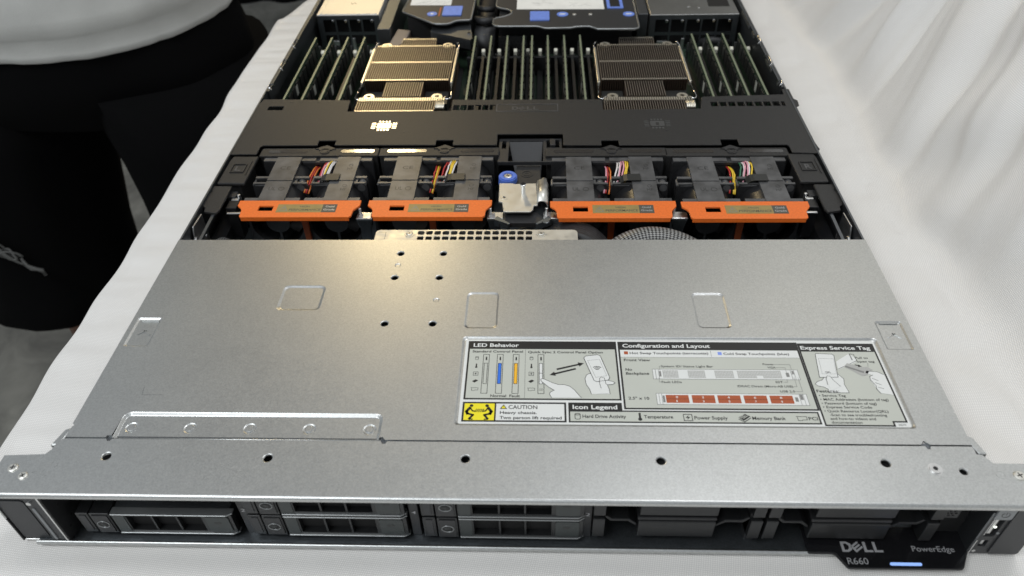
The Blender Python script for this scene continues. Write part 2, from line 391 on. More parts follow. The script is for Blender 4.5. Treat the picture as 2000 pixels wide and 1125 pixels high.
# embossed sheet: holes, pads and a label recess cut into the sheet and lofted
def sheet(outer, round_holes, embosses, z1=T, th=1.0, m='galvanised_steel'):
    b = MB(m); holes = [circ(x, y, r+0.55, 22) for x, y, r in round_holes] + [e[0] for e in embosses]
    b.plate(outer, holes, z1-th, z1)
    for x, y, r in round_holes:               # rolled rim of each punched hole
        b.loft([[(px,py,z1) for px,py in circ(x,y,r+0.55,22)], [(px,py,z1-0.12) for px,py in circ(x,y,r+0.25,22)], [(px,py,z1-0.5) for px,py in circ(x,y,r,22)], [(px,py,z1-th-0.3) for px,py in circ(x,y,r,22)]])
    for P, rim, dz in embosses:
        n = len(P); mid = inset(P, rim*0.5); inn = inset(P, rim)
        b.loft([[(x,y,z1) for x,y in P], [(x,y,z1+dz*0.15) for x,y in inset(P, rim*0.2)], [(x,y,z1+dz*0.85) for x,y in inset(P, rim*0.8)], [(x,y,z1+dz) for x,y in inn]])
        b.add([(x,y,z1+dz) for x,y in inn], [tuple(range(n))])
    return b
vent = [(-71.5,175.6,1.9),(-44.9,175.6,1.9),(-72,152.7,1.9),(-45.2,152.8,1.9),(-72.1,113.2,1.9),(-45,113.3,1.9)]
blind = [(-71.8,164.2),(-45,132.8)]
emb = [(rrect(-137,123.8,-111.5,145.3,3.2), 1.6, -0.6), (rrect(-27.3,109.7,-8.6,139.6,2.8), 1.2, -0.5), (rrect(102,110.5,120.8,139.4,2.8), 1.2, -0.5),
       (rrect(-214.3,94.8,-200.4,117.3,1.0), 1.1, -0.7), (rrect(199,94.8,213.4,116.4,1.0), 1.1, -0.7),
       (rrect(-27.2,42.4,195.9,103.4,2.2), 1.3, -0.75)]
emb += [(circ(x,y,1.9,18), 0.6, -0.35) for x, y in blind]
def arc(cx, cy, r_, a0, a1, n=5): return [(cx+r_*math.cos(a0+(a1-a0)*i/n), cy+r_*math.sin(a0+(a1-a0)*i/n)) for i in range(n+1)]
def strip_path(k): return [(-193.6+k,33.2)]+arc(-189.6,45.0,4.0-k,PI,PI/2)+arc(-66.4,45.0,4.0-k,PI/2,0)+[(-62.4-k,33.2)]
cov_out = [(-217.2,33.2),(-197.0,33.2),(-196.6,34.4),(-194.4,34.4)]+strip_path(0)[1:-1]+[(-62.4,34.6),(-60.8,34.8),(-59.6,33.2),(194,33.2),(196,35.4),(198.4,33.2),(217.4,33.2),(217.4,52.0),(216.6,52.6),(217.4,53.4),(217.4,189.4),(-217.2,189.4),(-217.2,41.5),(-215.8,40.6),(-216.6,39.4)]
cov = sheet(cov_out, vent, emb)
cov.box(-217.2,-216.2,42,189.4,30,42.2); cov.box(216.4,217.4,54,189.4,30,42.2)
cover = cov.build('top_cover', srv, bevel=0)
# pressed-down strip with rivets at the front edge of the cover
rb = MB('galvanised_steel'); dz = 1.15
rb.loft([[(x,y,T) for x,y in strip_path(0)], [(x,y,T-0.12) for x,y in strip_path(0.25)], [(x,y,T-dz+0.12) for x,y in strip_path(1.35)], [(x,y,T-dz) for x,y in strip_path(1.6)]], close=False)
holes = [circ(x,40,3.3,20) for x in (-187.1,-157.6,-127.8,-98.2,-68.3)]; RI = strip_path(1.6)[::-1]
fp = [p for l in [RI]+holes for p in l]; fs = []
for t in tessellate_polygon([[Vector((x,y,0)) for x,y in RI]]+[[Vector((x,y,0)) for x,y in h] for h in holes]):
    a,b_,c = (fp[i] for i in t); A = (b_[0]-a[0])*(c[1]-a[1])-(b_[1]-a[1])*(c[0]-a[0])
    if abs(A) > 1e-9: fs.append(t if A > 0 else (t[0],t[2],t[1]))
rb.add([(x,y,T-dz) for x,y in fp], fs)
for h in holes:
    cx = sum(p[0] for p in h)/len(h); n = len(h)
    rb.loft([[(x,y,T-dz) for x,y in h], [(x,y,T-dz-0.25) for x,y in circ(cx,40,2.7,n)], [(x,y,T-dz-0.25) for x,y in circ(cx,40,2.1,n)], [(x,y,T-dz+0.25) for x,y in circ(cx,40,1.6,n)]], cap=(False,True))
rb.build('riveted_strip', srv)
b = MB('galvanised_steel'); b.tube([(-192.4,32.7,T-0.35),(-61.6,32.7,T-0.35)],0.42,8); b.build('seam_edge', srv, smooth=True)
# arrows pressed in the finger pads, corner mark
for cx in (-206.6, 206.5):
    MB('galvanised_steel').line([(cx-3.2,104.6),(cx-0.4,107),(cx+0.6,106.8),(cx+3.4,104.2)], 0.9, T-0.72, T-0.25).build('pressed_arrow', cover)
    MB('galvanised_steel').box(cx-5.0,cx+5.0,114.6,115.5,T-0.72,T-0.02).build('finger_ridge', cover, bevel=0.25)
MB('dark_steel').line([(-190.5,66.0),(-189.6,60.2),(-178.8,60.2)], 0.16, T+0.005, T+0.02).build('scratch_mark', cover)

# --- service label
def service_label():
    b = MB('sticker_grey'); z = T-0.73; k = [0]
    def lay(n): return z+0.03*n, z+0.03*n+0.03
    def R(x0,y0,x1,y1,m,n): b.use(m).plate([(x0,y0),(x1,y0),(x1,y1),(x0,y1)], [], *lay(n))
    def frame(x0,y0,x1,y1,wd,m,n):
        R(x0,y0,x1,y0+wd,m,n); R(x0,y1-wd,x1,y1,m,n); R(x0,y0+wd,x0+wd,y1-wd,m,n); R(x1-wd,y0+wd,x1,y1-wd,m,n)
    def L(pts,wd,m,n,close=False): b.use(m).line(pts,wd,*lay(n),close=close)
    def P(pts,m,n): b.use(m).plate(pts, [], *lay(n))
    def Tx(t,x,y,h,wd,m='ink_black',n=4,bold=1.0,align='LEFT'): b.use(m).text(t,x,y,h,wd,z+0.03*n+0.02,0.0,align,bold)
    b.use('sticker_white').plate(rrect(-25.3,43.9,194.0,101.7,0.8), [], *lay(0))
    # LED behaviour panel
    R(-23.7,59.2,56.2,100.4,'sticker_grey',1); frame(-23.7,59.2,56.2,100.4,0.95,'ink_black',2); R(-23.7,94.6,56.2,100.4,'ink_black',3)
    Tx('LED Behavior',-20.9,96.1,2.7,24.6,'sticker_white',4,1.6)
    L([(7.3,94.2),(7.3,60.0)],0.22,'ink_grey',2)
    Tx('Standard Control Panel',-21.2,91.9,1.65,27.2); Tx('Quick Sync 2 Control Panel Option',8.7,91.6,1.65,40.0)
    def strip(cx, fill, half=1.7):
        R(cx-half,63.2,cx+half,90.6,'sticker_grey',2); frame(cx-half,63.2,cx+half,90.6,0.28,'ink_black',3)
        R(cx-1.0,69.7,cx+1.0,84.2,fill,3); frame(cx-1.0,69.7,cx+1.0,84.2,0.28,'ink_black',4)
        Tx('i',cx-0.35,86.4,2.6,0.9,n=4,bold=2)
    strip(-13.5,'sticker_grey'); strip(-6.1,'ink_blue'); strip(2.4,'ink_amber'); strip(15.6,'sticker_white')
    L([(14.6,77.2),(16.6,77.2)],0.3,'ink_black',5); 
    for q in (0,0.5): L([(14.7,66.4-q*1.6),(16.6,66.4-q*1.6)],0.2,'ink_black',4)
    Tx('Normal',-10.1,60.9,1.7,8.0); Tx('Fault',-0.4,60.9,1.7,5.4)
    def disc(cx,cy,s=1.0):
        pts = [(cx+0.8*s*math.cos(a),cy+0.85*s+0.3*s*math.sin(a)) for a in [2*PI*i/12 for i in range(12)]]; L(pts,0.2*s,'ink_black',3,True)
        L([(cx-0.8*s,cy+0.85*s),(cx-0.8*s,cy-0.8*s),(cx-0.4*s,cy-1.1*s),(cx+0.4*s,cy-1.1*s),(cx+0.8*s,cy-0.8*s),(cx+0.8*s,cy+0.85*s)],0.2*s,'ink_black',3)
    def thermo(cx,cy,s=1.0): L([(cx,cy-0.6*s),(cx,cy+1.3*s)],0.65*s,'ink_black',3); P(circ(cx,cy-0.9*s,0.62*s,12),'ink_black',4)
    def power(cx,cy,s=1.0):
        frame(cx-1.35*s,cy-1.3*s,cx+1.35*s,cy+1.3*s,0.22*s,'ink_black',3); P([(cx+0.3*s,cy+0.9*s),(cx-0.7*s,cy-0.15*s),(cx,cy-0.1*s),(cx-0.3*s,cy-0.9*s),(cx+0.7*s,cy+0.2*s),(cx,cy+0.15*s)],'ink_black',4)
    def memry(cx,cy,s=1.0):
        P([(cx-1.6*s,cy-0.1*s),(cx+0.3*s,cy+1.1*s),(cx+1.6*s,cy+0.3*s),(cx-0.3*s,cy-1.1*s)],'ink_black',3)
        if s > 1:
            for q in (-0.5,0.1,0.7): L([(cx-1.0*s+q*s,cy-0.3*s-q*0.1),(cx+0.3*s+q*s,cy+0.55*s-q*0.1)],0.16*s,'sticker_grey',4)
            L([(cx-1.5*s,cy-0.6*s),(cx-0.2*s,cy-1.5*s),(cx+1.6*s,cy-0.2*s)],0.2*s,'ink_black',4)
    def pci(cx,cy,s=1.0): L([(cx-1.9*s,cy+1*s),(cx-1.5*s,cy+0.9*s),(cx+1.8*s,cy+0.9*s),(cx+1.8*s,cy-0.6*s),(cx+0.2*s,cy-0.6*s),(cx,cy-0.9*s),(cx-1.5*s,cy-0.9*s),(cx-1.5*s,cy+0.9*s)],0.2*s,'ink_black',3)
    for cx in (-18.5,10.6): disc(cx,87.7); thermo(cx,82.2); power(cx,76.7); memry(cx,71.6); pci(cx,66.1)
    def arrow(a, c):
        a = Vector(a); c = Vector(c); d = (c-a).normalized(); n = Vector((-d.y,d.x))
        P([tuple(a-n*0.55),tuple(c-d*2.6-n*0.55),tuple(c-d*2.6+n*0.55),tuple(a+n*0.55)],'ink_black',3); P([tuple(c-d*3.0-n*1.5),tuple(c),tuple(c-d*3.0+n*1.5)],'ink_black',3)
    arrow((23.9,80.0),(38.3,84.4)); arrow((33.9,80.5),(20.1,76.0))
    # pointing hand
    H = [(15.5,72.9),(16.3,73.4),(17.5,73.0),(21.6,70.6),(24.5,69.4),(27.5,69.4),(30.4,68.3),(32.6,66.0),(36.0,60.7),(21.0,60.7),(19.9,63.0),(20.4,64.3),(22.4,65.6),(19.8,67.5),(17.3,70.0),(15.8,71.6)]
    P(H,'sticker_white',5); L(H[:9],0.25,'ink_black',6); L(H[9:],0.25,'ink_black',6); L([H[-1],H[0]],0.25,'ink_black',6)
    # hand holding a phone
    Hd = [(41.2,63.2),(40.5,66.4),(38.9,69.6),(38.4,73.5),(39.2,76.0),(41.0,77.2),(46.0,75.4),(49.3,72.8),(52.2,71.8),(53.8,70.9),(52.4,69.7),(49.6,69.5),(50.4,66.8),(50.7,63.5)]
    P(Hd,'sticker_white',5); L(Hd,0.25,'ink_black',6)
    Ph = [(38.4,88.2),(39.4,89.5),(45.8,90.5),(47.2,89.6),(51.2,74.4),(50.4,72.6),(44.5,71.5),(43.0,72.3)]
    P(Ph,'sticker_white',7); L(Ph,0.28,'ink_black',8,True); L([(40.3,86.3),(46.6,87.1),(49.7,75.6),(44.0,74.4)],0.14,'ink_grey',8,True)
    for rr in (1.2,2.2,3.2): L([(45.0+rr*math.cos(a)*1.0,79.0+rr*math.sin(a)*0.95) for a in [0.9+0.26*i for i in range(6)]],0.42,'ink_black',8)
    Tm = [(45.6,63.8),(46.4,67.0),(45.8,70.0),(45.9,73.6),(46.9,74.6),(48.4,74.0),(49.0,70.0),(49.6,69.4)]
    P(Tm+[(50.2,63.6)],'sticker_white',8); L(Tm[1:],0.22,'ink_black',9)
    # caution panel
    R(-23.7,45.1,28.2,57.6,'sticker_white',1); frame(-23.7,45.1,28.2,57.6,0.95,'ink_black',3); R(-22.7,46.0,-7.6,56.7,'ink_yellow',2); R(-7.6,46.0,-6.8,56.7,'ink_black',3)
    for sx in (1,-1):
        cx = -15.3
        f = lambda pts: [(cx-sx*p[0],p[1]) for p in pts]
        P(circ(cx-sx*3.9,55.2,0.9,14),'ink_black',4)
        L(f([(4.6,53.8),(6.2,51.5),(5.6,50.0)]),1.5,'ink_black',4); L(f([(5.8,50.2),(2.8,49.3),(4.6,46.9)]),1.1,'ink_black',4); L(f([(4.6,46.7),(3.0,46.6)]),0.7,'ink_black',4)
        L(f([(4.4,53.6),(3.2,51.8),(1.8,51.6)]),0.7,'ink_black',4)
    for q in range(5): L([(-17.3+q*0.9,51.3),(-16.5+q*0.9,53.0)],0.4,'ink_black',4)
    P([(-4.9,53.2),(-3.1,56.1),(-1.3,53.2)],'ink_black',4); P([(-4.2,53.6),(-3.1,55.4),(-2.0,53.6)],'ink_yellow',5); L([(-3.1,54.9),(-3.1,54.2)],0.22,'ink_black',6)
    Tx('CAUTION',-0.6,53.3,2.5,14.4,bold=0.6); Tx('Heavy chassis.',-4.8,50.1,1.8,18.4); Tx('Two person lift required',-4.8,46.9,1.9,30.6)
    # icon legend
    R(29.3,45.1,151.8,52.4,'sticker_grey',1); frame(29.3,45.1,151.8,52.8,0.8,'ink_black',3); R(29.3,51.9,56.0,57.6,'ink_black',4)
    Tx('Icon Legend',31.4,53.5,2.7,22.2,'sticker_white',5,1.6)
    disc(33.7,48.9,1.6); Tx('Hard Drive Activity',36.1,48.0,2.1,21.4); thermo(64.3,48.9,1.6); Tx('Temperature',66.3,48.0,2.1,14.2); power(87.7,48.7,1.65); Tx('Power Supply',90.8,47.6,2.1,16.2)
    memry(115.2,49.1,1.9); Tx('Memory Bank',118.9,47.6,2.1,16.2); pci(142.9,48.6,1.35); Tx('PCI',146.1,47.6,2.1,4.4)
    # configuration and layout panel
    R(57.0,54.2,152.9,100.2,'sticker_grey',1); frame(57.0,53.6,152.9,100.3,0.95,'ink_black',2); R(57.0,94.4,152.9,100.3,'ink_black',3)
    Tx('Configuration and Layout',59.5,96.1,2.7,46.8,'sticker_white',4,1.6)
    R(58.0,88.9,151.9,94.3,'sticker_white',2); R(60.0,91.0,62.1,93.2,'ink_rust',3); Tx('Hot Swap Touchpoints (terracotta)',63.0,91.2,1.65,41.6); L([(106.0,93.8),(106.0,89.8)],0.2,'ink_grey',3)
    R(109.6,90.9,111.7,93.0,'ink_pale_blue',3); Tx('Cold Swap Touchpoints (blue)',112.6,91.0,1.65,34.4); L([(58,89.0),(151.9,89.0)],0.18,'ink_grey',3)
    Tx('Front View',59.5,86.1,1.8,13.8); Tx('No',59.8,79.3,1.8,3.4); Tx('Backplane',59.8,76.6,1.8,12.0)
    # front view with grille
    R(73.6,73.6,148.6,80.6,'sticker_white',3); frame(73.6,73.6,148.6,80.6,0.25,'ink_grey',4)
    for x0, x1 in ((78.8,86.8),(91.8,100.6),(105.6,115.2),(117.2,139.6)):
        R(x0,74.6,x1,79.7,'ink_mid',4)
        n = int((x1-x0)/0.8)
        for i in range(n+1): L([(x0+i*0.8,74.6),(x0+i*0.8,79.7)],0.16,'sticker_white',5)
        for q in range(1,5): L([(x0,74.6+q*1.02),(x1,74.6+q*1.02)],0.16,'sticker_white',5)
    R(126.8,74.2,130.0,76.2,'sticker_white',6); R(142.0,75.6,143.6,78.4,'ink_grey',5)
    for x in (75.2,76.8,144.8,146.4): L([(x,73.8),(x,80.4)],0.22,'ink_grey',5)
    R(77.0,75.4,78.0,79.0,'ink_grey',5)
    R(145.2,77.4,146.2,79.6,'ink_grey',5)
    Tx('System ID/ Status Light Bar',78.5,81.9,1.45,27.0,bold=0.5); L([(78.2,82.4),(77.6,82.4),(77.6,79.2)],0.16,'ink_grey',5)
    Tx('Fault LEDs',77.6,71.0,1.45,10.2,bold=0.5); L([(77.3,71.6),(76.5,71.6),(76.5,74.5)],0.16,'ink_grey',5)
    Tx('Power',131.6,83.7,1.4,5.8,bold=0.5); Tx('VGA',133.6,81.4,1.4,4.2,bold=0.5); L([(137.7,84.2),(145.6,84.2),(145.6,79.6)],0.16,'ink_grey',5); L([(138.1,82.0),(142.6,82.0),(142.6,78.4)],0.16,'ink_grey',5)
    Tx('EST',135.6,71.4,1.4,3.6,bold=0.5); L([(139.6,72.0),(141.6,72.0),(141.6,73.6)],0.16,'ink_grey',5)
    Tx('iDRAC Direct (Micro-AB USB)',115.6,68.5,1.4,28.0,bold=0.5); L([(144.0,69.0),(145.6,69.0),(145.6,75.2)],0.16,'ink_grey',5)
    Tx('USB 2.0',136.4,65.2,1.4,7.4,bold=0.5); L([(144.2,65.8),(147.6,65.8),(147.6,75.2)],0.16,'ink_grey',5)
    Tx('2.5" x 10',59.7,59.9,1.8,10.4)
    R(73.7,56.7,149.0,64.2,'sticker_white',3); frame(73.7,56.7,149.0,64.2,0.25,'ink_grey',4)
    for x in (75.2,76.6,145.2,147.2): L([(x,56.9),(x,64.0)],0.2,'ink_grey',4)
    R(76.9,58.2,78.0,62.6,'ink_grey',4); R(142.7,59.2,144.2,62.0,'ink_grey',4); R(145.4,60.4,146.9,63.8,'ink_grey',4)
    for i, x in enumerate((78.5,91.5,104.3,117.4,130.3)):
        R(x,57.9,x+11.4,63.0,'ink_rust',4); L([(x,60.45),(x+11.4,60.45)],0.16,'ink_black',5)
        Tx(str(2*i),x+5.0,61.0,1.35,1.1,'sticker_white',5); Tx(str(2*i+1),x+5.0,58.4,1.35,0.9 if i else 0.5,'sticker_white',5)
    # express service tag panel
    o_ = [(153.4,44.6),(186.2,44.6),(186.2,47.1),(192.6,47.1),(192.6,99.3),(153.4,99.3)]
    P(o_,'sticker_grey',1); L(o_,0.85,'ink_black',2,True); R(153.0,93.7,193.0,99.6,'ink_black',3)
    Tx('Express Service Tag',154.1,95.2,2.6,36.6,'sticker_white',4,1.6)
    Hn = [(160.6,75.0),(159.2,73.5),(156.8,72.6),(155.2,71.0),(156.4,69.6),(159.0,69.0),(160.8,67.6),(160.4,65.2),(170.6,65.2),(169.8,71.0),(170.6,74.5),(168.6,77.8),(167.2,79.0)]
    P(Hn,'sticker_white',3); L(Hn,0.22,'ink_black',4)
    Ps = [(160.7,91.5),(161.3,92.2),(169.4,91.8),(170.2,90.9),(168.0,75.6),(158.6,75.4)]
    P(Ps,'sticker_white',5); L(Ps,0.25,'ink_black',6,True); L([(161.6,88.8),(169.4,88.4),(167.8,77.8),(160.6,77.8)],0.12,'ink_grey',6,True)
    Tx('QRL',162.4,78.4,1.2,2.9,n=6)
    P([(162.0,66.5),(161.6,72.0),(162.4,76.2),(163.8,76.6),(165.0,74.0),(167.4,69.4)],'sticker_white',7); L([(161.4,70.5),(161.6,74.5),(162.6,76.4),(164.0,76.3),(165.0,73.6),(167.4,69.4)],0.2,'ink_black',8)
    P([(178.4,92.3),(170.2,86.6),(169.6,80.8),(180.2,86.2),(181.0,88.6)],'sticker_white',3); L([(178.4,92.2),(180.6,91.8),(181.2,87.4),(169.6,81.2)],0.22,'ink_black',4); L([(178.6,92.0),(178.8,87.8)],0.6,'ink_grey',4)
    P([(173.2,83.0),(175.4,85.4),(182.6,82.6),(184.6,82.9),(187.2,80.8),(184.6,79.4),(183.4,77.2),(180.6,76.6)],'ink_mid',5); L([(174.2,83.0),(181.8,79.2)],1.2,'ink_grey',6)
    L([(179.3,84.3),(181.3,83.6)],0.5,'ink_black',6); P([(180.9,84.4),(182.4,83.1),(180.3,82.7)],'ink_black',6)
    P([(183.0,78.6),(183.6,80.0),(189.0,79.4),(191.9,77.4),(192.1,64.0),(186.0,65.2),(185.0,69.0),(183.6,74.6),(184.2,76.2),(186.0,77.0)],'sticker_white',5)
    L([(183.0,78.6),(183.6,80.0),(189.0,79.4),(191.8,77.4)],0.22,'ink_black',6); L([(186.0,77.2),(184.2,76.2),(183.8,74.0),(185.4,70.0),(185.0,67.6),(186.2,65.0)],0.22,'ink_black',6)
    for q in ((185,75,187.6,73.4),(185.6,72,188.2,70.6),(186.2,69,188.6,68)): L([(q[0],q[1]),(q[2],q[3])],0.2,'ink_black',6)
    Tx('Pull to',180.7,88.6,1.5,6.6,bold=0.5); Tx('open tag',180.9,86.0,1.5,9.0,bold=0.5); L([(186.2,85.6),(185.4,82.6)],0.16,'ink_grey',6)
    Tx('Features:',154.6,65.4,1.85,11.2)
    for t, x, y, wd in (('\u2022 Service Tag',155.0,62.6,13.2),('\u2022 MAC Addresses (bottom of tag)',155.0,60.1,33.4),('\u2022 Password (bottom of tag)',155.0,57.6,26.8),('\u2022 Express Service Code',155.0,55.2,23.8),
                        ('\u2022 Quick Resource Locator(QRL)',155.0,52.7,30.9),('-Scan to see troubleshooting',157.0,50.3,27.4),('and how-to videos and',156.6,48.0,21.8),('documentation',156.6,45.7,14.6)):
        Tx(t,x,y,1.6,wd,bold=0.6)
    Tx('35D79',188.0,44.6,1.2,3.6,'ink_grey',4,0.5)
    return b
service_label().build('service_label', cover)

# --- front panel (the strip that stays on), with its rolled lip
fh = [(-191.6,22.1,2.0),(-113.6,22.0,2.0),(-19.9,22.7,2.0),(71.4,22.7,2.0),(174.2,22.6,2.0),(207.6,18.4,1.6),(-194.6,32.2,1.3),(-59.8,32.0,1.3)]
fo = [(-241.5,1.6),(241.5,1.6),(241.5,23.0),(222.8,23.0),(220.0,27.5),(217.4,28.0),(217.4,32.3),(198.2,32.3),(197.4,30.6),(196.2,30.6),(195.6,32.3),(-58.2,32.3)]
fo += [(-59.0,30.8),(-60.6,30.8),(-61.4,32.3),(-193.2,32.3),(-194.0,31.0),(-195.4,31.0),(-196.2,32.3),(-217.4,32.3),(-219.6,30.0),(-220.6,23.0),(-241.5,22.0)]
fp_ = sheet(fo, fh[:6], [])
lip = [(1.6,T)]+[(1.6-1.6*math.sin(a),T-1.6+1.6*math.cos(a)) for a in [PI/2*i/6 for i in range(1,7)]]+[(0,40.4),(0.3,40.0),(1.0,40.0),(1.0,41.6),(1.9,42.0)]
fp_.loft([[(-241.5,y,z) for y,z in lip],[(241.5,y,z) for y,z in lip]], close=False)
fp_.box(-241.5,-240.5,2,21.5,20,42.2); fp_.box(240.5,241.5,2,22.5,20,42.2)
front = fp_.build('front_panel', srv, smooth=False)
for f in front.data.polygons:
    if abs(f.normal.z) < 0.999 and f.center.y < 0.003: f.use_smooth = True
def screw(x, y, z, r, parent, m='bracket_steel', name='screw', cross=True):
    b = MB(m); b.loft([[(px,py,z) for px,py in circ(x,y,r,24)], [(px,py,z+0.45) for px,py in circ(x,y,r*0.93,24)], [(px,py,z+0.75) for px,py in circ(x,y,r*0.7,24)]], cap=(False,True))
    if cross:
        b.use('ink_black'); a = random.random()
        for q in (a, a+PI/2):
            d = Vector((math.cos(q),math.sin(q)))*r*0.45; b.line([(x-d.x,y-d.y),(x+d.x,y+d.y)], r*0.2, z+0.76, z+0.78)
    else: b.use('ink_black').cyl((x,y,z+0.75),r*0.42,0.05,seg=6)
    return b.build(name, parent, smooth=False)
def socket_screw(x, y, z, r, parent):
    b = MB('bright_steel'); b.ring((x,y), r*0.42, r, z+0.05, z+0.6, 28); b.ring((x,y), r, r*1.25, z+0.01, z+0.12, 28)
    b.use('ink_black').cyl((x,y,z+0.02), r*0.44, 0.2, seg=6); return b.build('socket_screw', parent)
socket_screw(195.4,19.6,T,2.6,front)
screw(231.4,16.3,T,2.7,front); screw(-233.4,14.9,T,2.5,front); screw(-226.4,10.6,T,2.3,front)
for x, y, r_ in ((-217.0,12.3,2.0),(-214.8,17.2,1.8),(223.4,16.8,2.1)): MB('galvanised_steel').ring((x,y),r_-0.3,r_,T,T+0.12).build('stamped_ring', front)
for P in ([(-223.0,12.4),(-220.2,14.2)],[(-223.0,12.4),(-219.8,10.9)],[(226.6,17.6),(228.0,16.4),(226.6,15.2)]): MB('galvanised_steel').line(P,0.3,T,T+0.12).build('stamped_mark', front)
# side tabs below the stepped corners
for sx in (-1, 1):
    P = [(-224.4,29.8),(-220.2,29.8),(-217.9,39.0),(-218.6,41.0),(-221.4,39.6)]; Q = [(-226.6,23.4),(-222.4,23.4),(-220.4,28.8),(-223.4,28.8)]
    for W_, zz in ((P,40.4),(Q,39.4)):
        W2 = [(p[0]*(-sx),p[1]) for p in W_]; W2 = W2 if sx < 0 else W2[::-1]
        MB('galvanised_steel').plate(W2, [], zz-7, zz).build('side_tab', srv, bevel=0.9)
MB('dark_steel').box(-217,217,30.8,34.6,39.5,41.9).build('seam_shade', srv)  # dark strip added under the seam to stand in for shade

# --- chassis pan, side walls
b = MB('tray_steel'); b.box(-233,217,0.9,700,-0.2,1.2)
pr = [(2.0,1.2),(1.5,2.3),(0.8,2.6),(0.1,2.3),(-0.3,1.4),(-0.3,0.4),(0.9,-0.2)]
b.use('galvanised_steel').loft([[(-233,y,z) for y,z in pr],[(217,y,z) for y,z in pr]], close=False)  # lip in lighter steel to carry the edge highlight
pan = b.build('chassis_pan', srv)
for f in pan.data.polygons:
    if f.center.y < 0.002: f.use_smooth = True
for sx in (-1, 1):
    b = MB('dark_steel'); b.box(min(sx*216.2,sx*217.4),max(sx*216.2,sx*217.4),188,700,-0.2,42.3)
    b.box(min(sx*214.4,sx*216.2),max(sx*214.4,sx*216.2),395,600,30,42.0)
    wl = b.build('side_wall', srv)
    if sx > 0:
        for y0, y1 in ((405,409),(430,452),(500,512),(522,560)): MB('bright_steel').plate(rrect(y0,37.4,y1,40.8,1.6), [], 214.2, 214.5, axis='x').build('wall_slot', wl)
    for y0, y1 in ((399,408),(436,456),(482,500)):
        b = MB('chrome'); x = sx*213.6
        b.tube([(x,y0,40.5),(x+sx*2.2,y0+1.5,42.6),(x+sx*2.6,(y0+y1)/2,42.9),(x+sx*2.2,y1-1.5,42.6),(x,y1,40.5)], 0.55, 6); b.build('wall_clip', wl, smooth=True)
    # pivot hardware by the cover
    b = MB('bright_steel'); b.plate([(191,8),(222,8),(222,40),(206,41)], [], min(sx*214.0,sx*215.0), max(sx*214.0,sx*215.0), axis='x'); b.cyl((sx*213.6-0.8,203,30),4.2,1.6,'x'); b.cyl((sx*212,203,30),2.2,3,'x'); b.build('hinge_plate', wl, bevel=0.3)
    for q in range(5): MB('chrome').cyl((sx*213.4-0.4,196+q*5.2,20+6*math.sin(q*2.1)),1.3,1.0,'x',12).build('rivet', wl)
    b = MB('dark_steel'); b.plate([(192,36),(236,37),(236,39),(192,38)], [], min(sx*206,sx*208), max(sx*206,sx*208), axis='x'); b.build('guide_rail', wl)

# --- latch blocks L and R, swing arms
for sx, ch in ((-1,'L'),(1,'R')):
    b = MB('shroud_plastic'); P = [(-214.8,257.3),(-195.2,257.0),(-194.8,293.3),(-213.6,293.3),(-214.6,288)]
    P = [(p[0]*(-sx),p[1]) for p in P]; P = P if sx < 0 else P[::-1]
    b.plate(P, [], 38.6, 41.0); b.box(min(sx*199,sx*213),max(sx*199,sx*213),259,291,8,38.6)
    lb = b.build('latch_block', srv, bevel=0.7, label='black latch block with a raised letter %s' % ch)
    b = MB('shroud_plastic'); b.plate([(sx*205-5.2,270.8),(sx*205+5.2,270.8),(sx*205+5.2,282.2),(sx*205-5.2,282.2)], [[(sx*205-4.4,271.6),(sx*205-4.4,281.4),(sx*205+4.4,281.4),(sx*205+4.4,271.6)]], 41.0, 41.7)
    b.line([(sx*205+7.4,268),(sx*205+7.4,286)],0.7,41.0,41.5)
    b.use('fan_plastic').text(ch, sx*205, 273.2, 6.0, 4.4, 41.06, 0.3, 'CENTER', 1.5); b.build('letter_frame', lb)
    P = [(-217.4,241),(-217.2,233),(-216.0,230.4),(-214.0,228.8),(-213.4,224.2),(-204.4,222.2),(-203.2,226),(-203.4,254.6),(-216.8,254.8),(-216.8,250),(-215.6,247.6),(-217.6,245.8)]
    P = [(p[0]*(-sx),p[1]) for p in P]; P = P if sx < 0 else P[::-1]
    MB('shroud_plastic').plate(P, [], 38.4, 40.4).build('swing_arm', srv, bevel=0.6)
    b = MB('bright_steel'); b.box(min(sx*196.5,sx*202),max(sx*196.5,sx*202),243.5,246.5,33,36); b.box(min(sx*191,sx*201),max(sx*191,sx*201),229,231,34,35); b.cyl((sx*197,247.5,30),1.2,8)
    b.use('dark_fan_plastic').box(min(sx*195.5,sx*203),max(sx*195.5,sx*203),234,243,10,36); b.use('black_plastic').box(min(sx*199,sx*205),max(sx*199,sx*205),246,253,8,37); b.build('latch_hardware', srv, bevel=0.4)
    b = MB('dark_fan_plastic'); b.box(min(sx*203,sx*213),max(sx*203,sx*213),192,256,2,20); b.build('side_gutter', srv)

# --- rack ears
e = MB('ear_plastic'); e.box(-241,-225.4,3.2,22,0.2,38.4); e.use('black_plastic').box(-241.6,-240.9,2.0,22,0.0,40)
ear = e.build('rack_ear', srv, bevel=0.8, label='left rack ear with a plain dark panel')
MB('ear_plastic').plate([(-225.0,0.2),(-217.2,0.2),(-217.2,41.4),(-225.0,41.4)], [], 1.6, 22, axis='y').build('ear_frame', ear, bevel=0.8)
MB('button_plastic').plate(rrect(-223.4,3,-222.0,30,0.5), [], 1.2, 1.62, axis='y').build('status_strip', ear)
MB('bright_steel').cyl((-222.8,0.9,34.4),1.2,0.8,'y',14).build('led_window', ear)
MB('ear_plastic').plate(rrect(-240.2,2,-227.0,34,2.0), [], 2.7, 3.2, axis='y').build('ear_cover', ear, bevel=0.3)
MB('bright_steel').box(-240.6,-225.6,2.4,20,-0.1,0.9).build('ear_lip', ear, bevel=0.3)
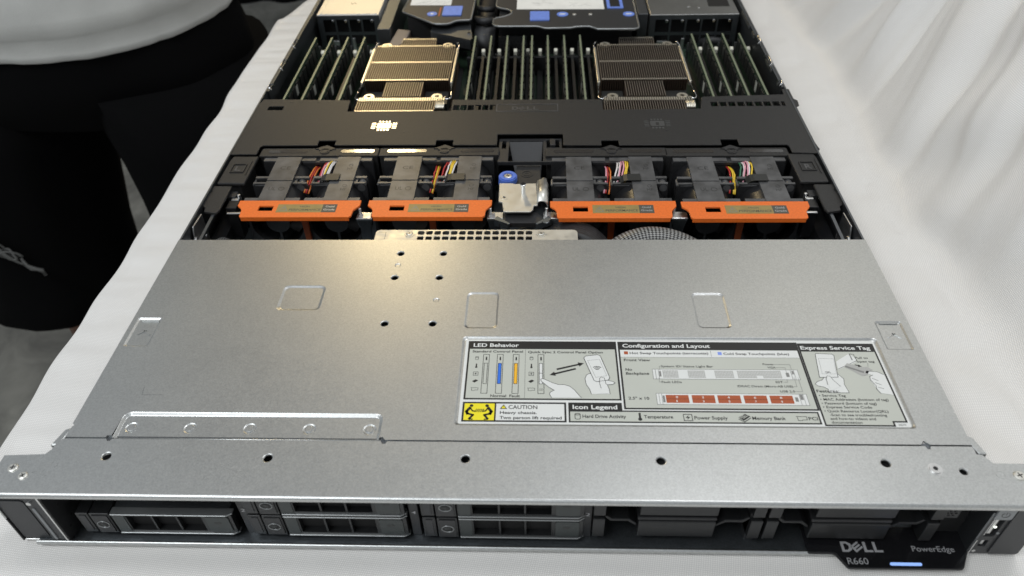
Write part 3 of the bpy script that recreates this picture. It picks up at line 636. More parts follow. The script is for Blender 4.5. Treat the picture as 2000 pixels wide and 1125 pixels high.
b = MB('black_plastic'); b.box(-217.1,-216.0,1.2,34,1.2,40.6); sidep = b.build('side_plate', srv)
for y, z in ((4,37),(9,33),(12,29),(7,25),(15,36),(18,30),(6,8),(10,12)): MB('void_black').cyl((-216.0,y,z),0.75,0.06,'x',10).build('punched_hole', sidep)
MB('bright_steel').cyl((-215.8,16,20),1.0,0.8,'x',10).build('rivet', sidep)
b = MB('bright_steel'); b.box(-217.3,-216.5,0.6,1.1,0.6,39.8); b.build('plate_edge', sidep)
e = MB('ear_plastic'); e.plate([(217.6,0.6),(241.2,0.6),(241.2,39.6),(217.6,39.6)], [rrect(219.6,15.4,224.6,29.6,0.6)[::-1], rrect(220.2,6.8,223.8,12.2,0.5)[::-1]], 2.2, 6.0, axis='y')
e.box(217.6,241.2,6.0,22,0.6,39.6)
ear = e.build('rack_ear', srv, bevel=0, label='right rack ear with power button and sockets')
MB('ear_plastic').plate(rrect(226.6,1.4,240.6,38.6,1.2), [], 1.4, 2.2, axis='y').build('ear_cover', ear, bevel=0.3)
b = MB('button_plastic'); b.plate(rrect(218.2,30.8,226.0,38.9,0.8), [], 1.3, 2.2, axis='y'); pb = b.build('power_button', ear, bevel=0.25)
b = MB('ink_black'); b.tube([(222.1+1.7*math.sin(a),1.24,34.8+1.7*math.cos(a)) for a in [0.6+0.42*i for i in range(13)]],0.13,5); b.tube([(222.1,1.24,36.8),(222.1,1.24,34.9)],0.13,5); b.build('power_symbol', pb)
b = MB('void_black'); b.box(219.7,224.5,3.6,5.9,15.5,29.5); b.use('bright_steel').box(221.0,222.4,2.9,5.0,17,28.4); b.use('chrome').box(219.7,220.1,2.4,5,16,29); b.use('tiny_led').cyl((222.8,2.6,22.6),0.7,0.2,'y',12); b.build('usb_socket', ear)
b = MB('void_black'); b.box(220.3,223.7,3.6,5.9,6.9,12.1); b.use('bright_steel').box(221.3,222.5,2.9,5.2,7.8,11.2); b.build('micro_usb_socket', ear)
MB('bright_steel').cyl((219.9,1.9,3.2),0.9,0.4,'y',16).build('led_window', ear); MB('button_plastic').cyl((225.2,1.9,18.6),0.7,0.4,'y',12).build('reset_button', ear)
b = MB('void_black'); b.box(205.5,217.4,12,30,1.2,40); b.build('ear_cavity', srv)
b = MB('bright_steel'); b.box(217.0,217.5,1.0,3.0,0.6,14); b.use('dark_steel').box(216.4,217.4,1.5,14,0.6,36); b.build('side_plate', srv)

# --- pull-out information tag
P = [(142.0,14),(142.2,0.2),(143.0,-0.6),(153.6,-0.6),(154.8,-1.2),(158.4,-7.2),(159.2,-7.9),(211.2,-7.7),(212.4,-6.6),(216.8,0.8),(217.4,14)]
b = MB('glossy_black'); b.plate(P, [], 2.0, 3.3); tagp = b.build('information_tag', srv, bevel=0.35, label='black pull-out tag with silver lettering and a blue light bar')
b = MB('black_plastic'); b.line([(142.6,0.0),(153.8,0.0),(155.2,-0.6),(158.8,-6.9)],0.35,3.3,3.42); b.build('tag_ridge', tagp)
b = MB('letter_grey')
# logo letters: D, tilted E, L, L
z0, z1 = 3.3, 3.42
x0, y0, h = 158.6, 0.35, 5.3
b.plate([(x0,y0),(x0+2.9,y0),(x0+4.6,y0+1.0),(x0+5.1,y0+h/2),(x0+4.6,y0+h-1.0),(x0+2.9,y0+h),(x0,y0+h)], [[(x0+1.3,y0+1.0),(x0+1.3,y0+h-1.0),(x0+2.6,y0+h-1.0),(x0+3.6,y0+h/2+0.6),(x0+3.6,y0+h/2-0.6),(x0+2.6,y0+1.0)]], z0, z1)
ex, ey = x0+7.3, y0+h/2; ra = 0.62
def rot(p): return (ex+p[0]*math.cos(ra)-p[1]*math.sin(ra), ey+p[0]*math.sin(ra)+p[1]*math.cos(ra))
for pp in ([(-2.3,-1.9),(-1.3,-1.9),(-1.3,1.9),(-2.3,1.9)],[(-1.3,1.0),(2.2,1.0),(2.2,1.9),(-1.3,1.9)],[(-1.3,-0.45),(2.0,-0.45),(2.0,0.45),(-1.3,0.45)],[(-1.3,-1.9),(2.2,-1.9),(2.2,-1.0),(-1.3,-1.0)]): b.plate([rot(p) for p in pp], [], z0, z1)
for q in (0, 4.6): lx = x0+10.4+q; b.plate([(lx,y0),(lx+4.1,y0),(lx+4.1,y0+1.0),(lx+1.3,y0+1.0),(lx+1.3,y0+h),(lx,y0+h)], [], z0, z1)
b.text('PowerEdge',191.4,1.0,3.0,19.6,z1,0.0,'LEFT',0.3); b.text('R660',159.4,-5.9,3.4,9.6,z1,0.0,'LEFT',0.3); b.build('lettering', tagp)
MB('light_bar_blue').plate(rrect(178.6,-6.3,193.2,-4.9,0.68), [], 3.3, 3.7).build('light_bar', tagp)

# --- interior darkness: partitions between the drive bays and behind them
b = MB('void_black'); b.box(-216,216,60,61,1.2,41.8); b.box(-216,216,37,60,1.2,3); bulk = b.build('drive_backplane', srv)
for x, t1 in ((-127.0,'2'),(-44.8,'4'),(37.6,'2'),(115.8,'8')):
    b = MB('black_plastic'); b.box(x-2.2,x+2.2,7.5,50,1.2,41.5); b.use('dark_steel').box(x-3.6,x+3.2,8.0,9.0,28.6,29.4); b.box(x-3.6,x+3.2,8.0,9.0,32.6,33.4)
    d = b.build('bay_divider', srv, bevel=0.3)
    tf = Matrix.Translation(Vector((x,7.3,20.2))) @ Matrix.Rotation(PI/2, 4, 'X') @ Matrix.Rotation(-0.15, 4, 'Z')
    MB('letter_grey').text(t1, 0, 0, 2.6, 1.9, 0, 0.05, 'CENTER', 0.5, tf=tf).build('bay_number', d)

# --- drive carriers
def carrier(zo, label, empty_above=False):
    r = thing('drive_carrier', label, 'drive carrier', (0, 5, zo), 'hot swap drive carriers in the front bays')
    def ov(b): return b.xf(Matrix.Translation(Vector((0,0,zo))))
    b = MB('carrier_plastic'); b.box(0,6.2,5,60,0.6,16.8); b.box(6.9,16.6,4.8,60,0.4,17.0)
    ov(b).build('front_housing', r, bevel=0.35)
    b = MB('dark_steel'); b.box(17.4,74,9,90,0.8,15.8); b.use('void_black').box(17.6,73.8,8.4,9.0,1.2,15.6); bb = ov(b).build('drive_body', r)
    for x, y in ((24,14),(64,14),(24,70),(64,70)): ov(MB('void_black').cyl((x,y,15.8),1.1,0.06,seg=12)).build('screw_hole', bb)
    b = MB('ear_plastic'); b.plate(rrect(1.5,2.4,4.8,15.4,0.4), [], 4.7, 5.0, axis='y'); ov(b).build('status_panel', r)
    b = MB('black_plastic'); b.plate(rrect(7.9,1.6,15.7,15.8,0.5), [], 4.3, 4.8, axis='y'); bt = ov(b).build('release_button', r, bevel=0.2)
    b = MB('carrier_edge'); b.tube([(11.8+2.9*math.cos(a),4.2,8.7+2.6*math.sin(a)) for a in [2*PI*i/24 for i in range(24)]],0.3,6,close=True); b.use('chip_black').cyl((11.8,4.1,8.7),1.9,0.2,'y',20); ov(b).build('button_ring', bt, smooth=True)
    # handle: frame with open grille
    b = MB('carrier_plastic'); X0, X1 = 17.2, 76.2
    b.plate([(X0,1.2),(X1,1.2),(X1,16.2),(X0,16.2)], [[(X0+7,2.6),(X0+7,15.0),(X0+44,15.0),(X0+44,2.6)]], 5.2, 8.4, axis='y')
    h = ov(b).build('handle', r)
    b = MB('carrier_edge')
    for zz in (0.5,16.3): b.plate([(X0,4.9),(X0+0.4,4.3),(X1-2.2,4.3),(X1+0.6,5.9),(X1+0.6,8.8),(X0,8.8)], [], zz, zz+0.75)
    ov(b).build('handle_edge', h, bevel=0.25)
    ov(MB('latch_grey').plate([(X0+0.5,1.6),(X0+6.2,1.6),(X0+6.2,15.8),(X0+0.5,15.8)], [], 4.9, 5.2, axis='y')).build('grip_panel', h)
    for xx in (X0+19.0, X0+31.2): ov(MB('carrier_plastic').box(xx,xx+0.9,5.4,8.2,2.6,15.0)).build('grille_bar', h)
    b = MB('latch_grey'); b.plate(rrect(X0+46,2.4,X0+57.2,15.0,1.0), [], 4.7, 5.3, axis='y'); b.use('chip_black').plate(rrect(X0+49.5,9.2,X0+53,11.0,0.7), [], 4.6, 4.72, axis='y'); ov(b).build('latch', h, bevel=0.2)
    return r
c = carrier(3.6, 'black drive carrier alone in the leftmost bay, with the empty slot above it'); c.location.x = -0.2088
for bay, x, nm in ((2,-124.6,'second bay from the left'),(3,-40.6,'middle bay, right beside the blank fillers')):
    dup(c, (x+208.8,0,0), 'lower black drive carrier in the '+nm); dup(c, (x+208.8,0,18.0), 'upper black drive carrier in the '+nm)

# --- blank fillers
def blank(zo, label):
    r = thing('drive_blank', label, 'drive blank', (0, 5, zo), 'blank fillers in the right hand drive bays')
    def ov(b): return b.xf(Matrix.Translation(Vector((0,0,zo))))
    b = MB('blank_plastic'); b.box(21.4,57.6,5.4,60,2.6,15.2); b.use('black_plastic').box(21.0,58.0,6.2,60,15.2,17.2)
    ov(b).build('filler_face', r, bevel=0.6)
    for m_ in (0, 1):
        f = (lambda x: x) if not m_ else (lambda x: 79-x)
        b = MB('blank_plastic')
        P = [(f(0),2.4),(f(5.6),2.4),(f(5.6),12.6),(f(8),15.0),(f(17),15.0),(f(20.6),17.6),(f(20.6),15.6),(f(22),14.6),(f(22),17.4),(f(16),17.4),(f(7),17.4),(f(0),17.4)]
        P = [(f(0),2.4),(f(5.6),2.4),(f(5.6),17.2),(f(0),17.2)]
        b.plate(P if not m_ else P[::-1], [], 5.0, 14, axis='y')
        Q = [(f(5.6),16.2),(f(8.4),13.0),(f(16.5),13.0),(f(20.9),9.0),(f(20.9),11.0),(f(17.2),14.8),(f(9.0),14.8),(f(6.6),17.2),(f(5.6),17.2)]
        b.plate(Q if not m_ else Q[::-1], [], 7.0, 16, axis='y')
        ov(b).build('filler_clip', r, bevel=0.4)
    b = MB('void_black'); b.box(6,73,24,26,0.5,17); ov(b).build('filler_back', r)
    return r
c = blank(3.6, 'lower black blank filler between the third drive and the last bay'); c.location.x = 0.0402
dup(c, (0,0,18.0), 'upper black blank filler between the third drive and the last bay')
dup(c, (80.6,0,0), 'lower black blank filler in the rightmost bay, behind the pull-out tag'); dup(c, (80.6,0,18.0), 'upper black blank filler in the rightmost bay, above the pull-out tag')
b = MB('dark_steel'); b.box(197.4,198.2,6,7,24,40); b.use('black_plastic')
pts = [rrect(199.6+1.9*i+0.9*(j%2),25.4+1.8*j,200.8+1.9*i+0.9*(j%2),26.5+1.8*j,0.3,2)[::-1] for i in range(3) for j in range(7)]
b.plate([(198.2,24),(206.6,24),(206.6,40),(198.2,40)], pts, 6.4, 7.4, axis='y'); b.build('mesh_vent', srv)

# --- backplane bracket with square holes
b = MB('bracket_steel'); P = rrect(-91.0,180,39.0,201.4,3.0)
hl = [rrect(-63.7+i*5.35,yy-1.9,-59.5+i*5.35,yy+1.9,0.8,2) for i in range(14) for yy in (186.8,192.5,198.2)]
b.plate(P, hl, 40.8, 41.8); br = b.build('backplane_bracket', srv, bevel=0)
MB('bracket_steel').box(-90.6,38.6,200.2,201.2,20,40.8).build('bracket_flange', br)
for x in (-69.0,15.8):
    MB('bracket_steel').ring((x,197.0),2.5,3.5,41.8,42.1,6).build('hex_boss', br); screw(x,197.0,41.8,2.1,br)
MB('dark_steel').line([(-84.5,192),(-84.5,199),(-89,199)],0.25,41.8,41.82).build('press_mark', br)
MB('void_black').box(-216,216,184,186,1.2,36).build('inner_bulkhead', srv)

# --- fan posts between modules
for x in (-104.6, -15.4, 22.8, 108.6):
    b = MB('bright_steel'); b.box(x-5.6,x+5.6,224,231.5,33.2,34.2); b.use('tray_steel').plate([(x-5.6,33.2),(x-3.6,26),(x-3.6,1),(x+3.6,1),(x+3.6,26),(x+5.6,33.2)][::-1], [], 224, 225.2, axis='y')
    b.use('bright_steel').cyl((x-3.4,230,34),1.1,4.5,seg=12)
    b.build('fan_post', srv, bevel=0.4)

# --- centre bracket
b = MB('black_plastic'); b.plate([(-16.2,288),(31.6,288),(31.6,321),(-16.2,321)], [[(-13.8,306.8),(-10.6,306.8),(-10.6,317.4),(-13.8,317.4)][::-1], [(-8.6,289),(-8.6,317.4),(17.2,317.4),(17.2,289)], [(20,308),(20,319),(29.6,319),(29.6,308)]], 35.4, 38.4)
cb = b.build('centre_bracket', srv, bevel=0.3)
b = MB('ear_plastic'); b.add([(-8.6,316.8,38.0),(17,316.8,38.0),(15.6,289,24),(-3.0,289,24)], [(0,3,2,1)]); b.box(-3,16,258,289,20,24); b.build('sloped_chute', cb)
b = MB('shroud_plastic'); b.plate([(-2.2,258.6),(15.4,258.6),(15.4,289),(-2.2,289)], [], 33.4, 34.8); pl = b.build('pivot_plate', cb, bevel=0.3)
b = MB('black_plastic'); b.ring((5.4,277.0),3.6,4.4,34.8,35.1); b.ring((5.4,277.0),1.6,2.4,34.8,35.1); b.build('pressed_ring', pl)
MB('black_plastic').box(22.5,26.6,309,318,36,40).build('post', cb, bevel=0.4)
b = MB('blue_plastic'); b.cyl((-8.0,269.6,32.4),7.0,5.6,seg=32,r2=6.6); b.ring((-8.0,269.6),3.6,5.9,38.0,38.8,32); bs = b.build('blue_thumbscrew', srv, bevel=0.4)
screw(-8.0,269.6,38.0,3.1,bs,'bright_steel')
b = MB('bracket_steel'); b.plate([(-9.6,226.4),(8.4,226.4),(10.4,228.8),(10.7,233.6),(13.4,233.8),(12.2,260.6),(-3.4,259.8),(-3.8,260.8),(-13.8,260.8),(-13.4,238.2),(-10.9,237.6)], [circ(-9.7,243.2,1.0,14)], 36.8, 38.0)
sp = b.build('latch_plate', srv, bevel=0.3, label='silver bent bracket plate')
b = MB('bracket_steel'); b.loft([[(12.6,y,38.0),(13.2,y,40.4),(15.0,y,41.4),(17.6,y,41.4),(19.6,y,40.4),(20.8,y,37.4),(20.8,y,33)] for y in (234.4,260.4)], close=False); tb_ = b.build('bent_tab', sp, smooth=True)
tb_.modifiers.new('s','SOLIDIFY').thickness = 0.001
MB('chrome').cyl((3.4,247.6,38),1.5,7.5,seg=16).build('stud', sp, smooth=False); MB('chrome').cyl((3.4,247.6,44.6),2.1,1.6,seg=16).build('stud_head', sp, bevel=0.3)
MB('bracket_steel').ring((-9.7,243.2),1.1,2.6,38.0,38.25).build('collar', sp)
b = MB('bracket_steel'); b.cyl((17.8,262,34),2.2,8.6,'y',18); b.build('hinge_pin', sp, smooth=True)
b = MB('black_plastic'); b.plate([(-13,219.6),(17,219.6),(20,224),(13,232),(-12,232)], [], 30, 33.5); b.build('lever_base', srv, bevel=0.4)
b = MB('tray_steel'); b.plate([(-16,222),(-6,216.5),(-5,217.5),(-14,226)], [], 30, 35); b.plate([(23,222),(13,216.5),(12,217.5),(21,226)], [], 30, 35); b.cyl((19.0,219.4,34.5),2.4,1.0); b.build('lever_wing', srv, bevel=0.3)

# ------------------------------------------------------------------ fan modules
WIRES = {0: ['wire_white','wire_white','wire_yellow','wire_white','wire_pink','wire_red','wire_orange','wire_red','wire_orange'],
         1: ['wire_white','wire_yellow','wire_yellow','wire_white','wire_red','wire_red','wire_orange','wire_yellow','wire_red'],
         2: ['wire_yellow','wire_yellow','wire_pink','wire_pink','wire_white','wire_white','wire_orange','wire_red','wire_pink'],
         3: ['wire_yellow','wire_white','wire_pink','wire_pink','wire_white','wire_green','wire_yellow','wire_yellow','wire_red']}
def fan_module(label):
    r = thing('fan_module', label, 'fan module', (0, 265, 0), 'orange handled fan modules in a row')
    # handle
    b = MB('orange_plastic'); P = [(-42.3,231.4),(-39.4,228.6),(-38.2,226),(-37.8,219.4),(-36.6,218.0),(36.6,218.0),(38.2,219.4),(38.6,226),(42.2,231.6),(42.3,237.4),(-42.3,237.4)]
    b.plate(P, [[(-27,225.4),(-27,231.2),(-17,231.2),(-17,225.4)]], 38.6, 40.0)
    b.plate([(-36.8,218.05),(36.8,218.05),(36.8,219.2),(-36.8,219.2)], [], 36.6, 38.6)
    h = b.build('handle', r, bevel=0.4)
    b = MB('paper_white'); b.box(-26.4,-17.6,224.5,229.6,35.2,36.0); b.use('ink_grey')
    for q in range(5): b.box(-25.6+q*1.6,-24.6+q*1.6,226.2,228.4,36.0,36.1)
    b.build('window_label', h)
    b = MB('gold_label'); b.plate([(-14,223.4),(17,223.4),(17,232.7),(-14,232.7)], [], 40.0, 40.08); b.use('grey_label').plate([(17,223.4),(26.8,223.4),(26.8,232.7),(17,232.7)], [], 40.0, 40.08)
    z = 40.1; b.use('ink_grey'); b.line([(-12.2,225.3),(-9.3,230.4),(-6.6,225.3)],0.45,z-0.01,z+0.01,close=True); b.line([(-9.4,228.6),(-9.4,226.9)],0.45,z-0.01,z+0.01)
    b.use('grey_label').text('HIGH',4.8,229.0,1.9,6.6,z,0,'CENTER',1); b.text('PERFORMANCE',-5.4,225.2,2.5,21.6,z,0,'LEFT',1); b.use('letter_grey').text('Gold',22,229.1,2.0,6.0,z,0,'CENTER',1); b.text('Grade',22,225.6,2.0,7.6,z,0,'CENTER',1)
    b.build('performance_label', h)
    b = MB('orange_shaded'); b.plate([(-1.4,37),(1.6,37),(2.6,30),(2.0,4),(-1.8,4),(-2.4,30)][::-1], [], 234.2, 236.2, axis='y'); b.build('divider_rib', r, bevel=0.5)
    for cx, sa, sb in ((-21,-30.5,-12.0),(21,15.2,32.0)):
        b = MB('fan_plastic')
        for y0, y1, hz in ((237.6,242.2,39.0),(260.6,262.6,38.4),(267.6,270.2,38.4),(289.2,293.8,39.2)):
            b.use('black_plastic').plate(rrect(cx-20,0.6,cx+20,hz-0.8,2.6,3)[::-1], [circ(cx,19.6,18.4,28)], y0, y1, axis='y')  # faces coloured black for their shade, unlike the grey top caps
            b.use('fan_plastic').box(cx-19.4,cx+19.4,y0+0.1,y1-0.1,hz-0.75,hz)
        b.box(sa,sb,238.0,262.0,37.6,39.7); b.box(sa,sb,262.6,293.6,37.9,40.0)       # flat top strips of the two rotors
        f = b.build('fan_frame', r, bevel=0.35)
        b = MB('dark_fan_plastic'); R = [[(cx+19.1*math.sin(a),y,19.6+19.1*math.cos(a)) for a in [2*PI*i/36 for i in range(36)]] for y in (242.2,260.4)]; b.loft(R)
        R = [[(cx+19.1*math.sin(a),y,19.6+19.1*math.cos(a)) for a in [2*PI*i/36 for i in range(36)]] for y in (270.2,289.2)]; b.loft(R)
        b.build('duct', f, smooth=True)
        b = MB('black_plastic'); b.cyl((cx,239,19.6),8.4,6,'y',24)
        for q in range(3): a = 2*PI*q/3+0.5; b.plate([(cx+8*math.cos(a-0.12),19.6+8*math.sin(a-0.12)),(cx+8*math.cos(a+0.12),19.6+8*math.sin(a+0.12)),(cx+18.4*math.cos(a+0.05),19.6+18.4*math.sin(a+0.05)),(cx+18.4*math.cos(a-0.05),19.6+18.4*math.sin(a-0.05))], [], 240, 242, axis='y')
        b.build('hub', f)
        for q in range(7):
            a = 2*PI*q/7; R = []
            for rad in (8.2, 12.5, 17.4):
                wd = 0.36; R.append([(cx+rad*math.cos(a-wd+0.02*rad),245.5,19.6+rad*math.sin(a-wd+0.02*rad)),(cx+rad*math.cos(a+0.02*rad),248.5,19.6+rad*math.sin(a+0.02*rad)),(cx+rad*math.cos(a+wd+0.02*rad),253.5,19.6+rad*math.sin(a+wd+0.02*rad))])
            MB('dark_fan_plastic').loft(R, close=False).build('blade', f, smooth=True)
        # embossed marks on the strips
        b = MB('black_plastic')
        if cx < 0:
            b.text('CE',-21,276.6,4.2,7.6,40.02,0.02,'CENTER',0.2); b.text('UL',-24,250.4,4.2,5,39.72,0.02,'CENTER',0.2); b.ring((-17.4,252.2),1.8,2.2,39.7,39.76,18)
        else:
            for yy, zz in ((276.0,40.0),(250.0,39.7)): b.text('HF',26.8,yy,3.2,4.2,zz+0.02,0.02,'CENTER',0.2); b.ring((26.8,yy+6),1.3,1.6,zz,zz+0.06,16)
        b.build('moulded_mark', f)
        # clips either side of the strips
        b = MB('fan_plastic')
        b.tube([(sa,269.6,36.8),(cx-18,269.8,36.8),(cx-19.6,268.6,36),(cx-19.8,262.6,36),(cx-18,261.4,36.6),(sa,261.2,36.8)], 0.9, 8)
        b.box(sb,sb+2.2,260.8,269.6,34.6,37.4)
        b.cyl((min(sb+5.4,cx+17.5),260.4,34.6),2.8,9.6,'y',18)
        b.build('clip', f, smooth=False, bevel=0)
    # rear rail with glossy slots and arrow tab
    b = MB('shroud_plastic'); b.plate([(-45.2,294.4),(44.4,294.4),(44.4,304.4),(43.2,305.6),(-44.0,305.6),(-45.2,304.0)], [], 38.6, 40.4); b.box(-44.5,43.8,294.8,305,20,38.6); rl = b.build('rear_rail', r, bevel=0.5)
    for x0_, x1_ in ((-39.2,-9.6),(15.6,41.0)):
        MB('glossy_slot').plate(rrect(x0_,298.5,x1_,302.6,1.9,5), [], 40.4, 40.62).build('slot_window', rl)
    b = MB('black_plastic'); b.plate([(-4.6,303.4),(3.6,308.6),(11.6,303.4),(8.4,303.4),(8.4,301.6),(-1.4,301.6),(-1.4,303.4)], [], 40.42, 41.0); b.cyl((3.5,300.2,40.4),3.6,0.6,seg=24); b.use('shroud_plastic').ring((3.5,300.2),2.0,2.6,41.0,41.2,20); b.build('arrow_tab', rl, bevel=0.1)
    MB('black_plastic').box(-11,9,288.6,294.2,36,38.4).build('cable_trough', r, bevel=0.3); MB('black_plastic').box(-9,14,261.4,268.8,30,33).build('cable_tray', r, bevel=0.3)
    b = MB('chip_black'); b.loft([[(7.0,y,38.0),(9.4,y,40.6),(12,y,41.2),(21.5,y,41.3),(21.6,y,40.4)] for y in (260.8,268.8)], close=False); st = b.build('retaining_strap', r)
    st.modifiers.new('s','SOLIDIFY').thickness = 0.0006
    return r
mat('glossy_slot', (0.05, 0.045, 0.04), 0.17, spec=1.0, coat=0.6)
fm = [fan_module('leftmost fan module, beside the latch block with the letter L')]
FX = (-150.0, -60.0, 64.2, 152.2)
fm.append(dup(fm[0], (FX[1],0,0), 'fan module just left of the blue thumbscrew'))
fm.append(dup(fm[0], (FX[2],-1.6,0), 'fan module just right of the silver bracket and blue thumbscrew'))
fm.append(dup(fm[0], (FX[3],-2.4,0), 'rightmost fan module, beside the latch block with the letter R'))
fm[0].location.x = FX[0]*S
for i, m_ in enumerate(fm):
    rr = random.Random(i+3); fx = m_.location.x/S; dy = m_.location.y/S-265
    for k, wm in enumerate(WIRES[i]):
        big = k < 6; bx = fx+(14.0-k*1.4 if big else 1.2-(k-6)*1.4); ex = bx-(3.2 if big else 2.2)+rr.uniform(-0.8,0.8)
        pts = []
        for q in range(9):
            t = q/8.0; pts.append((bx+(ex-bx)*t+1.2*math.sin(PI*t)*rr.uniform(0.6,1.2), 292+dy-(25 if big else 34)*t+rr.uniform(-0.3,0.3), 34.5+6.0*math.sin(PI*min(1,t*0.85+0.1))-(0 if big else 4)+0.6*math.sin(k)))
        MB(wm).tube(pts, 0.62, 6).build('wire', m_, smooth=True)

# ------------------------------------------------------------------ air shroud
sh = thing('air_shroud', 'wide black plastic air shroud crossing the server in front of the memory modules', 'air shroud', (0, 340, 0))
O = [(-217.6,294.4),(-196.6,294.4),(-196.6,304.8),(-195.0,306.8),(-153.4,306.8),(-153.4,313.6),(-140.4,313.6),(-140.4,306.8),(-63.6,306.6),(-63.6,313.4),(-50.6,313.4),(-50.6,306.4),(-17.4,306.2),(-17.4,321.8),(32.4,321.8),(32.4,305.4),(60.8,305.0),(60.8,312.0),(73.8,312.0),(73.8,305.0),(149.4,304.8),(149.4,312.6),(162.2,312.6),(162.2,304.6),(197.0,304.6),(198.2,302.6),(198.2,293.8),(216.6,292.6),(217.6,296),(219.2,298),(218.6,303),(218.2,308),(218.2,362),(220.8,364),(221.6,372),(219.2,375),(219.2,391.8),(213.6,391.8),(213.0,382.4),(149.6,379.6),(146.2,379.0),(143.0,361.4),(142.6,359.6),(65.2,359.0),(65.2,376.2),(-56.6,377.4),(-56.6,358.6),(-140.6,358.9),(-141.6,377.6),(-200.4,380.2),(-214.6,380.2),(-215.6,375),(-217.4,373.6),(-217.4,364)]
H = [[(-207,361.8),(-207,368.2),(-194.4,368.2),(-194.4,361.8)]]
H += [[(-55.2+5.9*i,359.8),(-55.2+5.9*i,368.2),(-50.4+5.9*i,368.2),(-50.4+5.9*i,359.8)] for i in range(6)]
H += [[(151.6+7.0*i,363.4),(151.6+7.0*i,370.6),(157.2+7.0*i,370.6),(157.2+7.0*i,363.4)] for i in range(8)] + [[(207.6,363.4),(207.6,370.6),(210.4,370.6),(210.4,363.4)]]
b = MB('shroud_plastic'); b.plate(O, [h[::-1] for h in H], 41.0, 42.0)
sb_ = b.build('shroud_top', sh, bevel=0.35)
b = MB('shroud_plastic'); b.box(-140.6,-56.6,356.6,358.4,8,41.0); b.box(65.4,142.4,356.6,358.6,8,41.0); b.box(-200,-142,377,379,30,41.0); b.build('baffle', sh)
MB('void_black').box(-212,212,309,355,4.3,30).build('duct_shade', sh)  # black boxes added as shade seen through the vent holes
for xa, xb in ((-212,-142),(-55.5,64.5),(144.5,212)): MB('void_black').box(xa,xb,355.2,376,4.3,30).build('duct_shade', sh)
b = MB('fan_plastic'); b.plate([(-20.2,356.6),(29.4,356.6),(29.4,368.6),(-20.2,368.6)], [[(-19.6,357.2),(-19.6,368.0),(28.8,368.0),(28.8,357.2)]], 42.0, 42.3); b.build('logo_frame', sb_)
b = MB('raised_plastic')
x0, y0, h, z0, z1 = -7.6, 359.4, 5.4, 42.02, 42.14
b.plate([(x0,y0),(x0+2.9,y0),(x0+4.8,y0+1.2),(x0+5.2,y0+h/2),(x0+4.8,y0+h-1.2),(x0+2.9,y0+h),(x0,y0+h)], [[(x0+1.3,y0+1.0),(x0+1.3,y0+h-1.0),(x0+2.6,y0+h-1.0),(x0+3.7,y0+h/2+0.6),(x0+3.7,y0+h/2-0.6),(x0+2.6,y0+1.0)]], z0, z1)
ex, ey = x0+8.0, y0+h/2
for pp in ([(-2.3,-1.9),(-1.3,-1.9),(-1.3,1.9),(-2.3,1.9)],[(-1.3,1.0),(2.2,1.0),(2.2,1.9),(-1.3,1.9)],[(-1.3,-0.45),(2.0,-0.45),(2.0,0.45),(-1.3,0.45)],[(-1.3,-1.9),(2.2,-1.9),(2.2,-1.0),(-1.3,-1.0)]): b.plate([rot(p) for p in pp], [], z0, z1)
for q in (0, 5.2): lx = x0+12.0+q; b.plate([(lx,y0),(lx+4.4,y0),(lx+4.4,y0+1.0),(lx+1.3,y0+1.0),(lx+1.3,y0+h),(lx,y0+h)], [], z0, z1)
b.build('raised_logo', sb_)
for cx, cy in ((-107.0,334.5),(105.6,335.4)):
    b = MB('glossy_slot' if cx < 0 else 'raised_plastic'); b.plate(rrect(cx-5.4,cy-3.2,cx+5.4,cy+4.8,1.2), [], 42.0, 42.25)
    for q in range(4):
        b.plate(rrect(cx-4.6+q*2.5,cy-7.0,cx-3.0+q*2.5,cy-4.4,0.6,2), [], 42.0, 42.2); b.plate(rrect(cx-4.6+q*2.5,cy+6.0,cx-3.2+q*2.5,cy+8.2,0.6,2), [], 42.0, 42.2)
        for sx in (-1, 1): xx = cx+sx*8.2; b.plate(rrect(xx-1.8,cy-3.6+q*2.5,xx+1.8,cy-2.5+q*2.5,0.4,2), [], 42.0, 42.2)
    b.use('shroud_plastic'); b.text('2' if cx < 0 else '1', cx, cy-1.8, 4.4, 2.4, 42.27, 0.0, 'CENTER', 0.5)
    b.build('processor_emblem', sb_)
xs = [-205+7.7*i for i in range(8)]+[-52+7.7*i for i in range(15)]+[150+7.7*i for i in range(8)]
for i, x in enumerate(xs):
    y = 373.0 if abs(x) < 140 else 375.4
    MB('black_plastic').plate([(x-1.6,y-1.2),(x+1.6,y-1.2),(x,y+1.6)], [], 42.02, 42.12).build('slot_arrow', sb_)
for x, y in ((-90,326.5),(111.7,326.5),(0,349),(99,343.5),(-107.2,352.5)): MB('black_plastic').cyl((x,y,42.0),1.1,0.12,seg=14).build('gate_mark', sb_)

